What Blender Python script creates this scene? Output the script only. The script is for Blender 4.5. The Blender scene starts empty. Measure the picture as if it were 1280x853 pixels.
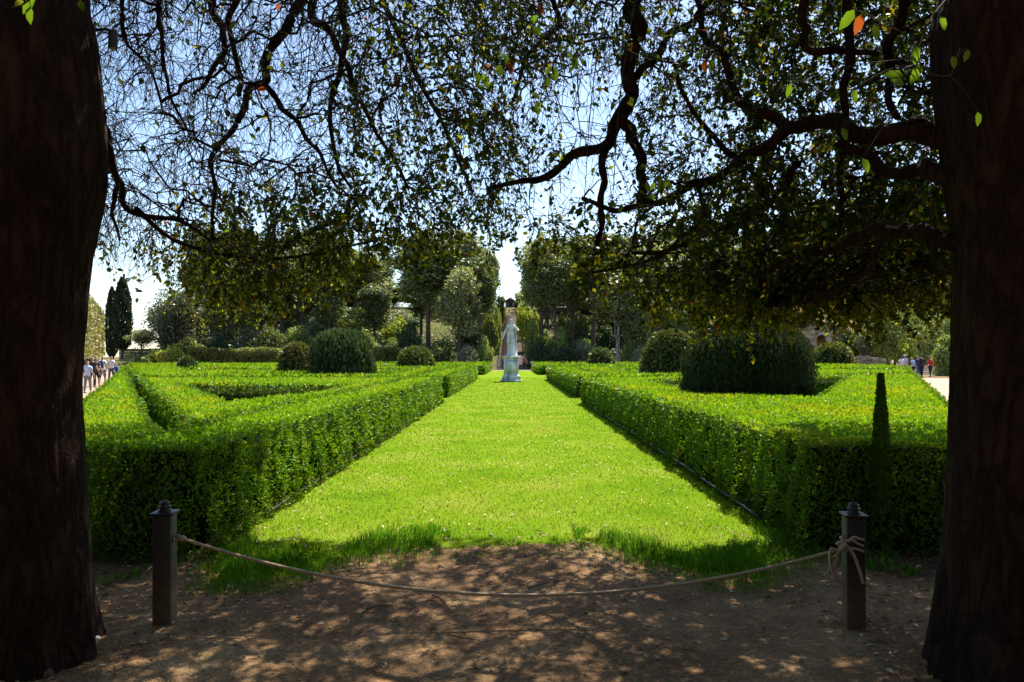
import bpy, bmesh, math, random
import numpy as np
from mathutils import Vector, Matrix, noise
from mathutils.kdtree import KDTree

R = math.radians
random.seed(7)
rng = np.random.default_rng(7)
SC = bpy.context.scene
COL = SC.collection

# ------------------------------------------------------------------ camera, sky, sun, exposure
F, CX, HY, EYE = 900.0, 640.0, 446.0, 1.75          # focal length in photo pixels, centre, horizon row, eye height
cam = bpy.data.cameras.new("camera")
cam.sensor_width = 36.0
cam.lens = 36.0 * F / 1280.0
cam.shift_y = (HY - 426.5) / 1280.0
cam.clip_end = 5000
cam_ob = bpy.data.objects.new("camera", cam)
cam_ob.location = (0, 0, EYE)
cam_ob.rotation_euler = (R(90), 0, 0)
COL.objects.link(cam_ob)
SC.camera = cam_ob

SUN_AZ, SUN_EL = R(24), R(56)                        # azimuth to the right of the view direction
world = bpy.data.worlds.new("World")
SC.world = world
world.use_nodes = True
wn = world.node_tree
bg = wn.nodes["Background"]
sky = wn.nodes.new("ShaderNodeTexSky")
sky.sky_type = 'NISHITA'
sky.sun_disc = False
sky.sun_elevation = SUN_EL
sky.sun_rotation = SUN_AZ
sky.air_density = 1.0
sky.dust_density = .5
sky.ozone_density = 1.6
wn.links.new(sky.outputs[0], bg.inputs[0])
bg.inputs[1].default_value = 0.092
sun = bpy.data.lights.new("sun", 'SUN')
sun.energy = 5.0
sun.angle = R(0.53)
sun.color = (1.0, 0.94, 0.84)
sun_ob = bpy.data.objects.new("sun", sun)
sd = Vector((math.sin(SUN_AZ) * math.cos(SUN_EL), math.cos(SUN_AZ) * math.cos(SUN_EL), math.sin(SUN_EL)))
sun_ob.rotation_euler = sd.to_track_quat('Z', 'Y').to_euler()
sun_ob.location = (30, 60, 80)
COL.objects.link(sun_ob)
SC.view_settings.view_transform = 'Standard'
SC.view_settings.look = 'None'
SC.view_settings.gamma = 1.0
SC.view_settings.exposure = 1.4
SC.render.engine = 'CYCLES'
SC.cycles.use_denoising = True
SC.cycles.max_bounces = 7
SC.cycles.diffuse_bounces = 3
SC.cycles.glossy_bounces = 2
SC.cycles.transmission_bounces = 4
SC.cycles.transparent_max_bounces = 4


def P(px, py, d):
    """a point of the place, d metres ahead, read off the photograph"""
    return np.array(((px - CX) / F * d, d, EYE + (HY - py) / F * d))


# ------------------------------------------------------------------ helpers
def tag(o, label=None, cat=None, group=None, kind=None):
    if label: o["label"] = label
    if cat: o["category"] = cat
    if group: o["group"] = group
    if kind: o["kind"] = kind
    return o


def empty(name, loc=(0, 0, 0), rz=0.0):
    o = bpy.data.objects.new(name, None)
    o.location = loc
    o.rotation_euler = (0, 0, rz)
    o.empty_display_size = .2
    COL.objects.link(o)
    return o


def link(name, me, parent=None, mat=None, loc=(0, 0, 0)):
    if mat is not None and len(me.materials) == 0:
        for m in (mat if isinstance(mat, (list, tuple)) else [mat]):
            me.materials.append(m)
    o = bpy.data.objects.new(name, me)
    o.location = loc
    COL.objects.link(o)
    if parent is not None: o.parent = parent
    return o


def mesh_np(name, verts, faces, cols=None, smooth=True, matidx=None):
    """verts (n,3); faces: list of (m,k) int arrays of one or more sizes"""
    if not isinstance(faces, (list, tuple)): faces = [faces]
    me = bpy.data.meshes.new(name)
    verts = np.asarray(verts, dtype=np.float32)
    me.vertices.add(len(verts))
    me.vertices.foreach_set("co", verts.ravel())
    loops = np.concatenate([np.asarray(f).ravel() for f in faces]).astype(np.int32)
    sizes = np.concatenate([np.full(len(f), np.asarray(f).shape[1]) for f in faces]).astype(np.int32)
    starts = np.concatenate([[0], np.cumsum(sizes)[:-1]]).astype(np.int32)
    me.loops.add(len(loops))
    me.loops.foreach_set("vertex_index", loops)
    me.polygons.add(len(sizes))
    me.polygons.foreach_set("loop_start", starts)
    me.polygons.foreach_set("loop_total", sizes)
    if smooth: me.polygons.foreach_set("use_smooth", np.ones(len(sizes), dtype=bool))
    if matidx is not None: me.polygons.foreach_set("material_index", np.asarray(matidx, dtype=np.int32))
    me.update(calc_edges=True)
    if cols is not None:
        a = me.color_attributes.new("Col", 'FLOAT_COLOR', 'POINT')
        c = np.ones((len(verts), 4), dtype=np.float32)
        c[:, :3] = cols
        a.data.foreach_set("color", c.ravel())
    return me


def join_parts(parts):
    """parts: list of (verts, [faces], cols or None, matindex) -> merged arrays"""
    V, FQ, FT, C, MQ, MT, off = [], [], [], [], [], [], 0
    for v, fl, c, mi in parts:
        V.append(v)
        C.append(c if c is not None else np.zeros((len(v), 3)) + .5)
        for f in fl:
            f = np.asarray(f)
            if f.shape[1] == 4: FQ.append(f + off); MQ.append(np.full(len(f), mi))
            else: FT.append(f + off); MT.append(np.full(len(f), mi))
        off += len(v)
    faces, mats = [], []
    if FQ: faces.append(np.concatenate(FQ)); mats.append(np.concatenate(MQ))
    if FT: faces.append(np.concatenate(FT)); mats.append(np.concatenate(MT))
    return np.concatenate(V), faces, np.concatenate(C), np.concatenate(mats)


def unit(a):
    return a / np.maximum(np.linalg.norm(a, axis=-1, keepdims=True), 1e-9)


def rand_dirs(n):
    return unit(rng.normal(size=(n, 3)))


def leaf_quads(pos, d, nrm, L, W, cols):
    """diamond leaves (one quad each)"""
    n = len(pos)
    d = unit(d)
    s = unit(np.cross(d, nrm))
    L = np.broadcast_to(L, (n,))[:, None]; W = np.broadcast_to(W, (n,))[:, None]
    up = np.cross(s, d)
    v = np.stack([pos, pos + d * L * .5 + s * W * .5, pos + d * L, pos + d * L * .5 - s * W * .5], 1)
    v[:, (1, 3)] += (up * L * .06)[:, None, :]
    f = np.arange(n * 4).reshape(n, 4)
    return v.reshape(-1, 3), [f], np.repeat(cols, 4, 0), 0


def leaf_tris(pos, d, nrm, L, W, cols):
    """far leaves: one triangle each"""
    n = len(pos)
    d = unit(d); s = unit(np.cross(d, nrm))
    L = np.broadcast_to(L, (n,))[:, None]; W = np.broadcast_to(W, (n,))[:, None]
    v = np.stack([pos + s * W * .6, pos + d * L * .95, pos - s * W * .6], 1)
    return v.reshape(-1, 3), [np.arange(n * 3).reshape(n, 3)], np.repeat(cols, 3, 0), 0


def leaf_shapes(pos, d, nrm, L, W, cols):
    """pointed oval leaves folded along the midrib: six vertices, two quads"""
    n = len(pos)
    d = unit(d)
    s = unit(np.cross(d, nrm))
    up = np.cross(s, d)
    L = np.broadcast_to(L, (n,))[:, None]; W = np.broadcast_to(W, (n,))[:, None]
    v = np.stack([pos,
                  pos + d * L * .28 + s * W * .46 + up * W * .16,
                  pos + d * L * .68 + s * W * .40 + up * W * .10,
                  pos + d * L - up * L * .08,
                  pos + d * L * .68 - s * W * .40 + up * W * .10,
                  pos + d * L * .28 - s * W * .46 + up * W * .16], 1)
    b = np.arange(n)[:, None] * 6
    f = np.concatenate([b + np.array([0, 1, 2, 3]), b + np.array([0, 3, 4, 5])])
    return v.reshape(-1, 3), [f], np.repeat(cols, 6, 0), 0


def tubes(paths, radii, sides=4, cap=False):
    """paths (N,K,3), radii (N,K) -> verts, [quads]"""
    N, K, _ = paths.shape
    t = np.gradient(paths, axis=1)
    t = unit(t)
    ref = np.where(np.abs(t[..., 2:3]) > .9, np.array([1., 0, 0]), np.array([0, 0, 1.]))
    a = unit(np.cross(t, ref)); b = np.cross(t, a)
    ang = np.arange(sides) / sides * 2 * math.pi
    ring = a[:, :, None, :] * np.cos(ang)[None, None, :, None] + b[:, :, None, :] * np.sin(ang)[None, None, :, None]
    v = paths[:, :, None, :] + ring * radii[:, :, None, None]
    idx = np.arange(N * K * sides).reshape(N, K, sides)
    nx = np.roll(idx, -1, axis=2)
    f = np.stack([idx[:, :-1], nx[:, :-1], nx[:, 1:], idx[:, 1:]], -1).reshape(-1, 4)
    return v.reshape(-1, 3), [f]


def catmull(pts, n):
    pts = np.asarray(pts, float)
    p = np.vstack([2 * pts[0] - pts[1], pts, 2 * pts[-1] - pts[-2]])
    out = []
    for u in np.linspace(0, len(pts) - 1 - 1e-6, n):
        i = int(u); t = u - i
        a, b, c, d = p[i], p[i + 1], p[i + 2], p[i + 3]
        out.append(.5 * ((2 * b) + (-a + c) * t + (2 * a - 5 * b + 4 * c - d) * t * t + (-a + 3 * b - 3 * c + d) * t ** 3))
    return np.array(out)


def tube_mesh(name, pts, rad, sides=8, n=None, cols=None):
    n = n or len(pts)
    path = catmull(pts, n)
    r = np.interp(np.linspace(0, 1, n), np.linspace(0, 1, len(rad)), rad) if hasattr(rad, '__len__') else np.full(n, rad)
    v, f = tubes(path[None], r[None], sides)
    fl = list(f)
    # caps
    k = len(v)
    v = np.vstack([v, path[0], path[-1]])
    a = np.arange(sides)
    fl.append(np.stack([np.roll(a, -1), a, np.full(sides, k)], 1))
    b = a + (n - 1) * sides
    fl.append(np.stack([b, np.roll(b, -1), np.full(sides, k + 1)], 1))
    return mesh_np(name, v, fl, cols)


def box_np(x0, x1, y0, y1, z0, z1):
    v = np.array([[x0, y0, z0], [x1, y0, z0], [x1, y1, z0], [x0, y1, z0], [x0, y0, z1], [x1, y0, z1], [x1, y1, z1], [x0, y1, z1]], float)
    f = np.array([[0, 3, 2, 1], [4, 5, 6, 7], [0, 1, 5, 4], [1, 2, 6, 5], [2, 3, 7, 6], [3, 0, 4, 7]])
    return v, [f]


def box_mesh(name, *a, bevel=0.0):
    v, f = box_np(*a)
    me = mesh_np(name, v, f, smooth=False)
    if bevel:
        bm = bmesh.new(); bm.from_mesh(me)
        bmesh.ops.bevel(bm, geom=bm.edges[:], offset=bevel, segments=2, affect='EDGES', profile=.6)
        bm.to_mesh(me); bm.free()
    return me


def fbm(x, y, s, seed=0):
    """cheap smooth pseudo noise in -1..1 on arrays"""
    x = np.asarray(x, float) * s; y = np.asarray(y, float) * s
    o = 0
    for i, (a, b, ph) in enumerate(((1.0, .37, .3), (-.61, 1.13, 2.1), (1.7, -1.21, 4.2), (2.3, 1.9, 1.1), (-3.1, 2.7, 5.3), (.8, -4.3, .7))):
        o = o + np.sin(a * x + b * y + ph + seed * 1.7 + 1.3 * np.sin(b * x * .7 - a * y * .6 + seed)) / (1 + i * .45)
    return o / 3.2


# ------------------------------------------------------------------ materials
def new_mat(name):
    m = bpy.data.materials.new(name)
    m.use_nodes = True
    nt = m.node_tree
    return m, nt, nt.nodes["Principled BSDF"], nt.nodes["Material Output"]


def nd(nt, typ, **kw):
    n = nt.nodes.new(typ)
    for k, v in kw.items():
        if k.startswith('i_'):
            key = k[2:]
            n.inputs[int(key) if key.isdigit() else key.replace('_', ' ')].default_value = v
        else: setattr(n, k, v)
    return n


def ramp(nt, fac, stops):
    r = nt.nodes.new("ShaderNodeValToRGB")
    el = r.color_ramp.elements
    while len(el) < len(stops): el.new(.5)
    for e, (p, c) in zip(el, stops):
        e.position = p; e.color = (*c, 1) if len(c) == 3 else c
    nt.links.new(fac, r.inputs[0])
    return r


def bump(nt, b, height, strength, dist):
    n = nd(nt, "ShaderNodeBump")
    n.inputs["Strength"].default_value = strength
    n.inputs["Distance"].default_value = dist
    nt.links.new(height, n.inputs["Height"])
    nt.links.new(n.outputs[0], b.inputs["Normal"])


def leaf_material(name, transl=.35, rough=.5, spec=.35, tint=(1.25, 1.15, .45)):
    m, nt, b, out = new_mat(name)
    at = nd(nt, "ShaderNodeAttribute", attribute_name="Col")
    nt.links.new(at.outputs["Color"], b.inputs["Base Color"])
    b.inputs["Roughness"].default_value = rough
    b.inputs["Specular IOR Level"].default_value = spec
    tr = nd(nt, "ShaderNodeBsdfTranslucent")
    mul = nd(nt, "ShaderNodeVectorMath", operation='MULTIPLY')
    mul.inputs[1].default_value = tint
    nt.links.new(at.outputs["Color"], mul.inputs[0])
    nt.links.new(mul.outputs[0], tr.inputs[0])
    mx = nd(nt, "ShaderNodeMixShader")
    mx.inputs[0].default_value = transl
    nt.links.new(b.outputs[0], mx.inputs[1]); nt.links.new(tr.outputs[0], mx.inputs[2])
    nt.links.new(mx.outputs[0], out.inputs[0])
    return m


def plain(name, col, rough=.7, scale=20, amount=.25, metal=0.0, bmp=0.0, spec=.4):
    m, nt, b, out = new_mat(name)
    tc = nd(nt, "ShaderNodeTexCoord")
    n = nd(nt, "ShaderNodeTexNoise"); n.inputs["Scale"].default_value = scale; n.inputs["Detail"].default_value = 6
    nt.links.new(tc.outputs["Object"], n.inputs["Vector"])
    lo = tuple(c * (1 - amount) for c in col); hi = tuple(min(1, c * (1 + amount)) for c in col)
    r = ramp(nt, n.outputs[0], [(.3, lo), (.7, hi)])
    nt.links.new(r.outputs[0], b.inputs["Base Color"])
    b.inputs["Roughness"].default_value = rough
    b.inputs["Metallic"].default_value = metal
    b.inputs["Specular IOR Level"].default_value = spec
    if bmp: bump(nt, b, n.outputs[0], .6, bmp)
    return m


M = {}
M['leaf'] = leaf_material("oak_leaf", .5, .5, .2, (1.5, 1.35, .4))
M['hedge'] = leaf_material("box_leaf", .34, .5, .13, (1.45, 1.25, .35))
M['yew'] = leaf_material("yew_leaf", .22, .55, .3)
M['wood_leaf'] = leaf_material("wood_leaf", .4, .45, .4, (1.2, 1.2, .5))
M['grass'] = leaf_material("grass_blade", .45, .75, .03, (1.3, 1.2, .4))
M['litter'] = leaf_material("dead_leaf", .1, .7, .2, (1.1, 1, .8))


def bark_material(name, dark, light, sc=1.0):
    m, nt, b, out = new_mat(name)
    tc = nd(nt, "ShaderNodeTexCoord")
    def noise_(scale, vec, detail=8, dist=0.0):
        mp = nd(nt, "ShaderNodeMapping"); mp.inputs["Scale"].default_value = vec
        nt.links.new(tc.outputs["Object"], mp.inputs[0])
        n = nd(nt, "ShaderNodeTexNoise"); n.inputs["Scale"].default_value = scale * sc; n.inputs["Detail"].default_value = detail
        n.inputs["Distortion"].default_value = dist
        nt.links.new(mp.outputs[0], n.inputs["Vector"]); return n
    n1 = noise_(11, (1, 1, .26), 10, .5)
    n2 = noise_(46, (1, 1, .8), 6, .4)
    n3 = noise_(1.7, (1, 1, 1), 5)
    ab = nd(nt, "ShaderNodeMath", operation='SUBTRACT'); ab.inputs[1].default_value = .5; nt.links.new(n1.outputs[0], ab.inputs[0])
    a2 = nd(nt, "ShaderNodeMath", operation='ABSOLUTE'); nt.links.new(ab.outputs[0], a2.inputs[0])
    a3 = nd(nt, "ShaderNodeMath", operation='MULTIPLY_ADD'); a3.inputs[1].default_value = 3.0; nt.links.new(a2.outputs[0], a3.inputs[0])
    hf = nd(nt, "ShaderNodeMath", operation='MULTIPLY'); hf.inputs[1].default_value = .65; nt.links.new(n2.outputs[0], hf.inputs[0])
    nt.links.new(hf.outputs[0], a3.inputs[2])
    cr = ramp(nt, a3.outputs[0], [(.18, tuple(c * .45 for c in dark)), (.4, dark), (.9, light)])
    r3 = ramp(nt, n3.outputs[0], [(.35, (.6, .62, .62)), (.5, (1, 1, 1)), (.7, (1.15, 1.05, .8))])
    mm = nd(nt, "ShaderNodeMixRGB", blend_type='MULTIPLY'); mm.inputs[0].default_value = .9
    nt.links.new(cr.outputs[0], mm.inputs[1]); nt.links.new(r3.outputs[0], mm.inputs[2])
    nt.links.new(mm.outputs[0], b.inputs["Base Color"])
    b.inputs["Roughness"].default_value = .92
    b.inputs["Specular IOR Level"].default_value = .1
    bump(nt, b, a3.outputs[0], 1.0, .03)
    return m


M['bark'] = bark_material("oak_bark", (.02, .0105, .007), (.047, .024, .015))
M['twig'] = plain("twig_bark", (.035, .026, .018), .9, 30, .3)
M['bark_far'] = plain("wood_bark", (.09, .07, .05), .9, 3, .35)
M['bark_pale'] = plain("pale_bark", (.30, .29, .27), .9, 3, .3)


def ground_material():
    m, nt, b, out = new_mat("bare_earth")
    tc = nd(nt, "ShaderNodeTexCoord")
    n1 = nd(nt, "ShaderNodeTexNoise"); n1.inputs["Scale"].default_value = .9; n1.inputs["Detail"].default_value = 9; n1.inputs["Roughness"].default_value = .65
    n2 = nd(nt, "ShaderNodeTexNoise"); n2.inputs["Scale"].default_value = 28; n2.inputs["Detail"].default_value = 8
    n3 = nd(nt, "ShaderNodeTexVoronoi"); n3.inputs["Scale"].default_value = 55
    for n in (n1, n2, n3): nt.links.new(tc.outputs["Object"], n.inputs["Vector"])
    r1 = ramp(nt, n1.outputs[0], [(.25, (.10, .055, .028)), (.5, (.23, .135, .065)), (.72, (.44, .29, .15))])
    r2 = ramp(nt, n2.outputs[0], [(.3, (.55, .52, .5)), (.7, (1.15, 1.12, 1.08))])
    mm = nd(nt, "ShaderNodeMixRGB", blend_type='MULTIPLY'); mm.inputs[0].default_value = .8
    nt.links.new(r1.outputs[0], mm.inputs[1]); nt.links.new(r2.outputs[0], mm.inputs[2])
    # the hill and the floor under the hedges: dry grass and leaf mould beyond the forecourt
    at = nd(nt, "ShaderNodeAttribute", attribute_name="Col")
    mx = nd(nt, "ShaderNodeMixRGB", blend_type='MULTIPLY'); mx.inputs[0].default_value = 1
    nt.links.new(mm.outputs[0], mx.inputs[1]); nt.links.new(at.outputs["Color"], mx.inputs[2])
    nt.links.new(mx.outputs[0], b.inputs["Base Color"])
    b.inputs["Roughness"].default_value = .95; b.inputs["Specular IOR Level"].default_value = .15
    ad = nd(nt, "ShaderNodeMath", operation='ADD')
    nt.links.new(n2.outputs[0], ad.inputs[0]); nt.links.new(n3.outputs["Distance"], ad.inputs[1])
    bump(nt, b, ad.outputs[0], .8, .012)
    return m


def lawn_material():
    m, nt, b, out = new_mat("mown_grass")
    tc = nd(nt, "ShaderNodeTexCoord")
    n1 = nd(nt, "ShaderNodeTexNoise"); n1.inputs["Scale"].default_value = .8; n1.inputs["Detail"].default_value = 8
    n2 = nd(nt, "ShaderNodeTexNoise"); n2.inputs["Scale"].default_value = 60; n2.inputs["Detail"].default_value = 4
    n4 = nd(nt, "ShaderNodeTexNoise"); n4.inputs["Scale"].default_value = 9; n4.inputs["Detail"].default_value = 6
    for n in (n1, n2, n4): nt.links.new(tc.outputs["Object"], n.inputs["Vector"])
    r1 = ramp(nt, n1.outputs[0], [(.3, (.10, .19, .010)), (.48, (.145, .235, .013)), (.7, (.21, .255, .035))])
    r2 = ramp(nt, n2.outputs[0], [(.25, (.62, .66, .6)), (.75, (1.15, 1.15, 1.1))])
    mm = nd(nt, "ShaderNodeMixRGB", blend_type='MULTIPLY'); mm.inputs[0].default_value = .75
    nt.links.new(r1.outputs[0], mm.inputs[1]); nt.links.new(r2.outputs[0], mm.inputs[2])
    r4 = ramp(nt, n4.outputs[0], [(.62, (0, 0, 0)), (.8, (1, 1, 1))])
    m2 = nd(nt, "ShaderNodeMixRGB"); m2.inputs[2].default_value = (.34, .27, .13, 1)
    ml = nd(nt, "ShaderNodeMath", operation='MULTIPLY'); ml.inputs[1].default_value = .45
    nt.links.new(r4.outputs[0], ml.inputs[0]); nt.links.new(ml.outputs[0], m2.inputs[0])
    nt.links.new(mm.outputs[0], m2.inputs[1])
    nt.links.new(m2.outputs[0], b.inputs["Base Color"])
    b.inputs["Roughness"].default_value = .95; b.inputs["Specular IOR Level"].default_value = .0
    bump(nt, b, n2.outputs[0], 1, .03)
    return m


M['ground'] = ground_material()
M['lawn'] = lawn_material()
M['gravel'] = plain("pale_gravel", (.29, .215, .155), .95, 3, .18, bmp=.01)
M['hedge_core'] = plain("hedge_core", (.012, .02, .005), .95, 14, .6, bmp=.03, spec=.1)
M['iron'] = plain("painted_iron", (.025, .024, .024), .5, 12, .3, bmp=.001)
M['marble'] = None


def post_material():
    m, nt, b, out = new_mat("rusted_iron")
    tc = nd(nt, "ShaderNodeTexCoord")
    sx = nd(nt, "ShaderNodeSeparateXYZ"); nt.links.new(tc.outputs["Object"], sx.inputs[0])
    n = nd(nt, "ShaderNodeTexNoise"); n.inputs["Scale"].default_value = 14; n.inputs["Detail"].default_value = 8
    nt.links.new(tc.outputs["Object"], n.inputs["Vector"])
    ma = nd(nt, "ShaderNodeMath", operation='MULTIPLY_ADD'); ma.inputs[1].default_value = -1.6; ma.inputs[2].default_value = .55
    nt.links.new(sx.outputs[2], ma.inputs[0])
    ad = nd(nt, "ShaderNodeMath", operation='ADD'); nt.links.new(ma.outputs[0], ad.inputs[0]); nt.links.new(n.outputs[0], ad.inputs[1])
    r = ramp(nt, ad.outputs[0], [(.35, (.04, .034, .03)), (.6, (.10, .055, .03)), (.9, (.17, .10, .06))])
    nt.links.new(r.outputs[0], b.inputs["Base Color"])
    b.inputs["Roughness"].default_value = .6
    bump(nt, b, n.outputs[0], .5, .003)
    return m


def marble_material():
    m, nt, b, out = new_mat("weathered_marble")
    tc = nd(nt, "ShaderNodeTexCoord")
    n = nd(nt, "ShaderNodeTexNoise"); n.inputs["Scale"].default_value = 2.2; n.inputs["Detail"].default_value = 9
    mp = nd(nt, "ShaderNodeMapping"); mp.inputs["Scale"].default_value = (1.4, 1.4, .5)
    nt.links.new(tc.outputs["Object"], mp.inputs[0]); nt.links.new(mp.outputs[0], n.inputs["Vector"])
    r = ramp(nt, n.outputs[0], [(.3, (.25, .24, .25)), (.48, (.6, .58, .58)), (.7, (.82, .8, .78))])
    nt.links.new(r.outputs[0], b.inputs["Base Color"])
    b.inputs["Roughness"].default_value = .75
    bump(nt, b, n.outputs[0], .4, .02)
    return m


def stone_material(name, c1, c2, sc):
    m, nt, b, out = new_mat(name)
    tc = nd(nt, "ShaderNodeTexCoord")
    v = nd(nt, "ShaderNodeTexVoronoi"); v.inputs["Scale"].default_value = sc
    mp = nd(nt, "ShaderNodeMapping"); mp.inputs["Scale"].default_value = (1, 1, 2.2)
    nt.links.new(tc.outputs["Object"], mp.inputs[0]); nt.links.new(mp.outputs[0], v.inputs["Vector"])
    r = ramp(nt, v.outputs["Color"], [(.1, c1), (.9, c2)])
    r2 = ramp(nt, v.outputs["Distance"], [(.35, (1, 1, 1)), (.8, (.5, .47, .45))])
    mm = nd(nt, "ShaderNodeMixRGB", blend_type='MULTIPLY'); mm.inputs[0].default_value = 1
    nt.links.new(r.outputs[0], mm.inputs[1]); nt.links.new(r2.outputs[0], mm.inputs[2])
    nt.links.new(mm.outputs[0], b.inputs["Base Color"])
    b.inputs["Roughness"].default_value = .9
    bump(nt, b, v.outputs["Distance"], -.6, .05)
    return m


M['post'] = post_material()
M['marble'] = marble_material()
M['stone'] = stone_material("rubble_stone", (.2, .17, .13), (.42, .36, .28), 2.2)
M['render'] = stone_material("ochre_masonry", (.34, .27, .19), (.46, .38, .27), 1.5)
M['rope'] = plain("hemp_rope", (.46, .34, .22), .85, 160, .35, bmp=.001)
M['roof'] = plain("clay_roof", (.3, .16, .1), .85, 6, .35)


def shade(base, n, var=.25, hue=.08):
    """per-leaf natural colour variation"""
    c = np.array(base)[None, :] * (1 + var * rng.uniform(-1, 1, (n, 1)))
    c = c * (1 + hue * rng.uniform(-1, 1, (n, 3)))
    return np.clip(c, 0.003, .9)


# ------------------------------------------------------------------ terrain
def smooth(a, b, x):
    t = np.clip((np.asarray(x, float) - a) / (b - a), 0, 1)
    return t * t * (3 - 2 * t)


def ground_z(x, y):
    x = np.asarray(x, float); y = np.asarray(y, float)
    foot = 100 - 22 * smooth(20, 70, x)
    t = np.clip(y - foot, 0, 105)
    w = smooth(-85, -40, x)
    hill = .15 * t * w + .7 * fbm(x, y, .06, 2) * smooth(0, 25, t) * w
    hill = hill + 9 * smooth(0, 60, t) * smooth(25, 90, x)
    near = .022 * fbm(x, y, 2.3, 1) * (1 - smooth(6.8, 7.6, y)) * (y > -8)
    near = near + .05 * smooth(1.0, 2.2, np.abs(x)) * (1 - smooth(3.0, 5.0, y)) * (y > -8)
    return hill + near


def build_ground():
    ys = np.concatenate([np.linspace(-300, -12, 12), np.linspace(-10, 2.4, 16), np.linspace(2.5, 8, 90), np.linspace(8.2, 60, 40), np.linspace(61, 215, 70),
                         np.linspace(225, 3000, 20)])
    xs = np.concatenate([np.linspace(-2600, -130, 14), np.linspace(-125, -10, 42), np.linspace(-9.5, -5.1, 8), np.linspace(-5, 5, 90), np.linspace(5.1, 9.5, 8),
                         np.linspace(10, 125, 42), np.linspace(130, 2600, 14)])
    X, Y = np.meshgrid(xs, ys)
    Z = ground_z(X, Y)
    # the far land lies lower than the hill crest
    Z = np.where(Y > 215, Z[np.argmin(abs(ys - 215))][None, :] * (1 - smooth(215, 420, Y)), Z)
    v = np.stack([X, Y, Z], -1).reshape(-1, 3)
    ny, nx = X.shape
    i = np.arange(ny * nx).reshape(ny, nx)
    f = np.stack([i[:-1, :-1], i[:-1, 1:], i[1:, 1:], i[1:, :-1]], -1).reshape(-1, 4)
    # earth colour: bare brown here, mould under hedges, a painted-dark strip before them, dry grass and sandy soil on the hill
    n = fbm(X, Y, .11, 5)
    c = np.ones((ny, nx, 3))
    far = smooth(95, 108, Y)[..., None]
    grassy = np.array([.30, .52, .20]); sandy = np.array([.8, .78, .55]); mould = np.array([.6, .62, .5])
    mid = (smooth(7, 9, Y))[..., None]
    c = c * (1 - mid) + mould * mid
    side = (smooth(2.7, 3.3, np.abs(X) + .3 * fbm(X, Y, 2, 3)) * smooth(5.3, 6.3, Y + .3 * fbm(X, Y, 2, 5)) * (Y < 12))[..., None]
    c = c * (1 - side) + np.array([.42, .42, .42]) * side  # leaf litter by the hedges, also darkened to stand in for tree shade
    hillc = grassy * (1 - smooth(.25, .6, n)[..., None]) + sandy * smooth(.25, .6, n)[..., None]
    rs = (smooth(28, 38, X) * (Y > 60))[..., None]
    hillc = hillc * (1 - rs) + sandy * rs
    c = c * (1 - far * (1 - rs)) + hillc * far * (1 - rs)
    c = c * (1 - rs) + sandy * rs
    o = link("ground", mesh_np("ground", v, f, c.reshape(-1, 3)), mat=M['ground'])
    tag(o, "bare brown earth of the forecourt running on under the hedges to the wooded hill", kind='structure')


build_ground()

LAWN_X = 2.76


def lawn_edge(x):
    """how near the lawn comes: long tufts at both sides, worn back in the middle"""
    x = np.asarray(x, float)
    e = 6.45 - .75 * smooth(.5, 1.7, x) - .95 * smooth(.6, 2.0, -x)
    return e + .22 * fbm(x, 0 * x, 4.0, 3) + .08 * fbm(x, 0 * x, 15.0, 3) + .5 * smooth(2.2, 2.7, np.abs(x))


def sheet(name, xs, ys_fn, ny, lift, mat, label):
    v = []
    for j in range(ny + 1):
        for x in xs:
            y0, y1 = ys_fn(x)
            y = y0 + (y1 - y0) * (j / ny) ** 1.8
            v.append((x, y, float(ground_z(x, y)) + lift - .022 * (1 - smooth(0, .45, y - y0))))
    nx = len(xs)
    i = np.arange(nx * (ny + 1)).reshape(ny + 1, nx)
    f = np.stack([i[:-1, :-1], i[:-1, 1:], i[1:, 1:], i[1:, :-1]], -1).reshape(-1, 4)
    o = link(name, mesh_np(name, np.array(v), f), mat=mat)
    return tag(o, label, kind='structure')


sheet("lawn", list(np.linspace(-LAWN_X, LAWN_X, 90)), lambda x: (float(lawn_edge(x)), 89.5), 70, .008, M['lawn'],
      "long bright green lawn running between the hedges to the statue")


def side_lawns():
    for i, (x0, x1, y0, y1) in enumerate([(-15, -LAWN_X, 26.5, 31), (LAWN_X, 17, 26.5, 35), (-28, -LAWN_X, 54, 69), (LAWN_X, 29, 54, 69)]):
        v = np.array([[x0, y0, .006], [x1, y0, .006], [x1, y1, .006], [x0, y1, .006]])
        o = link("lawn", mesh_np("lawn", v, [np.array([[0, 1, 2, 3]])]), mat=M['lawn'])
        tag(o, "grass walk crossing between two rows of box hedge", kind='structure')


side_lawns()


def strip_path(name, pts, w, lift, label, mat='gravel'):
    pts = catmull([(p[0], p[1], 0) for p in pts], 60)
    t = unit(np.gradient(pts, axis=0))
    s = np.stack([t[:, 1], -t[:, 0], 0 * t[:, 0]], 1)
    V = []
    for k in np.linspace(-.5, .5, 7):
        q = pts + s * w * k
        q[:, 2] = ground_z(q[:, 0], q[:, 1]) + lift
        V.append(q)
    V = np.stack(V, 1)
    i = np.arange(60 * 7).reshape(60, 7)
    f = np.stack([i[:-1, :-1], i[:-1, 1:], i[1:, 1:], i[1:, :-1]], -1).reshape(-1, 4)
    o = link(name, mesh_np(name, V.reshape(-1, 3), f), mat=M[mat])
    return tag(o, label, kind='structure')


def lx(y): return -8.0 - .515 * (y - 13.4)       # outer edge of the left parterre
def rx(y): return 8.8 + .53 * (y - 14.7)         # outer edge of the right parterre


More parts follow.
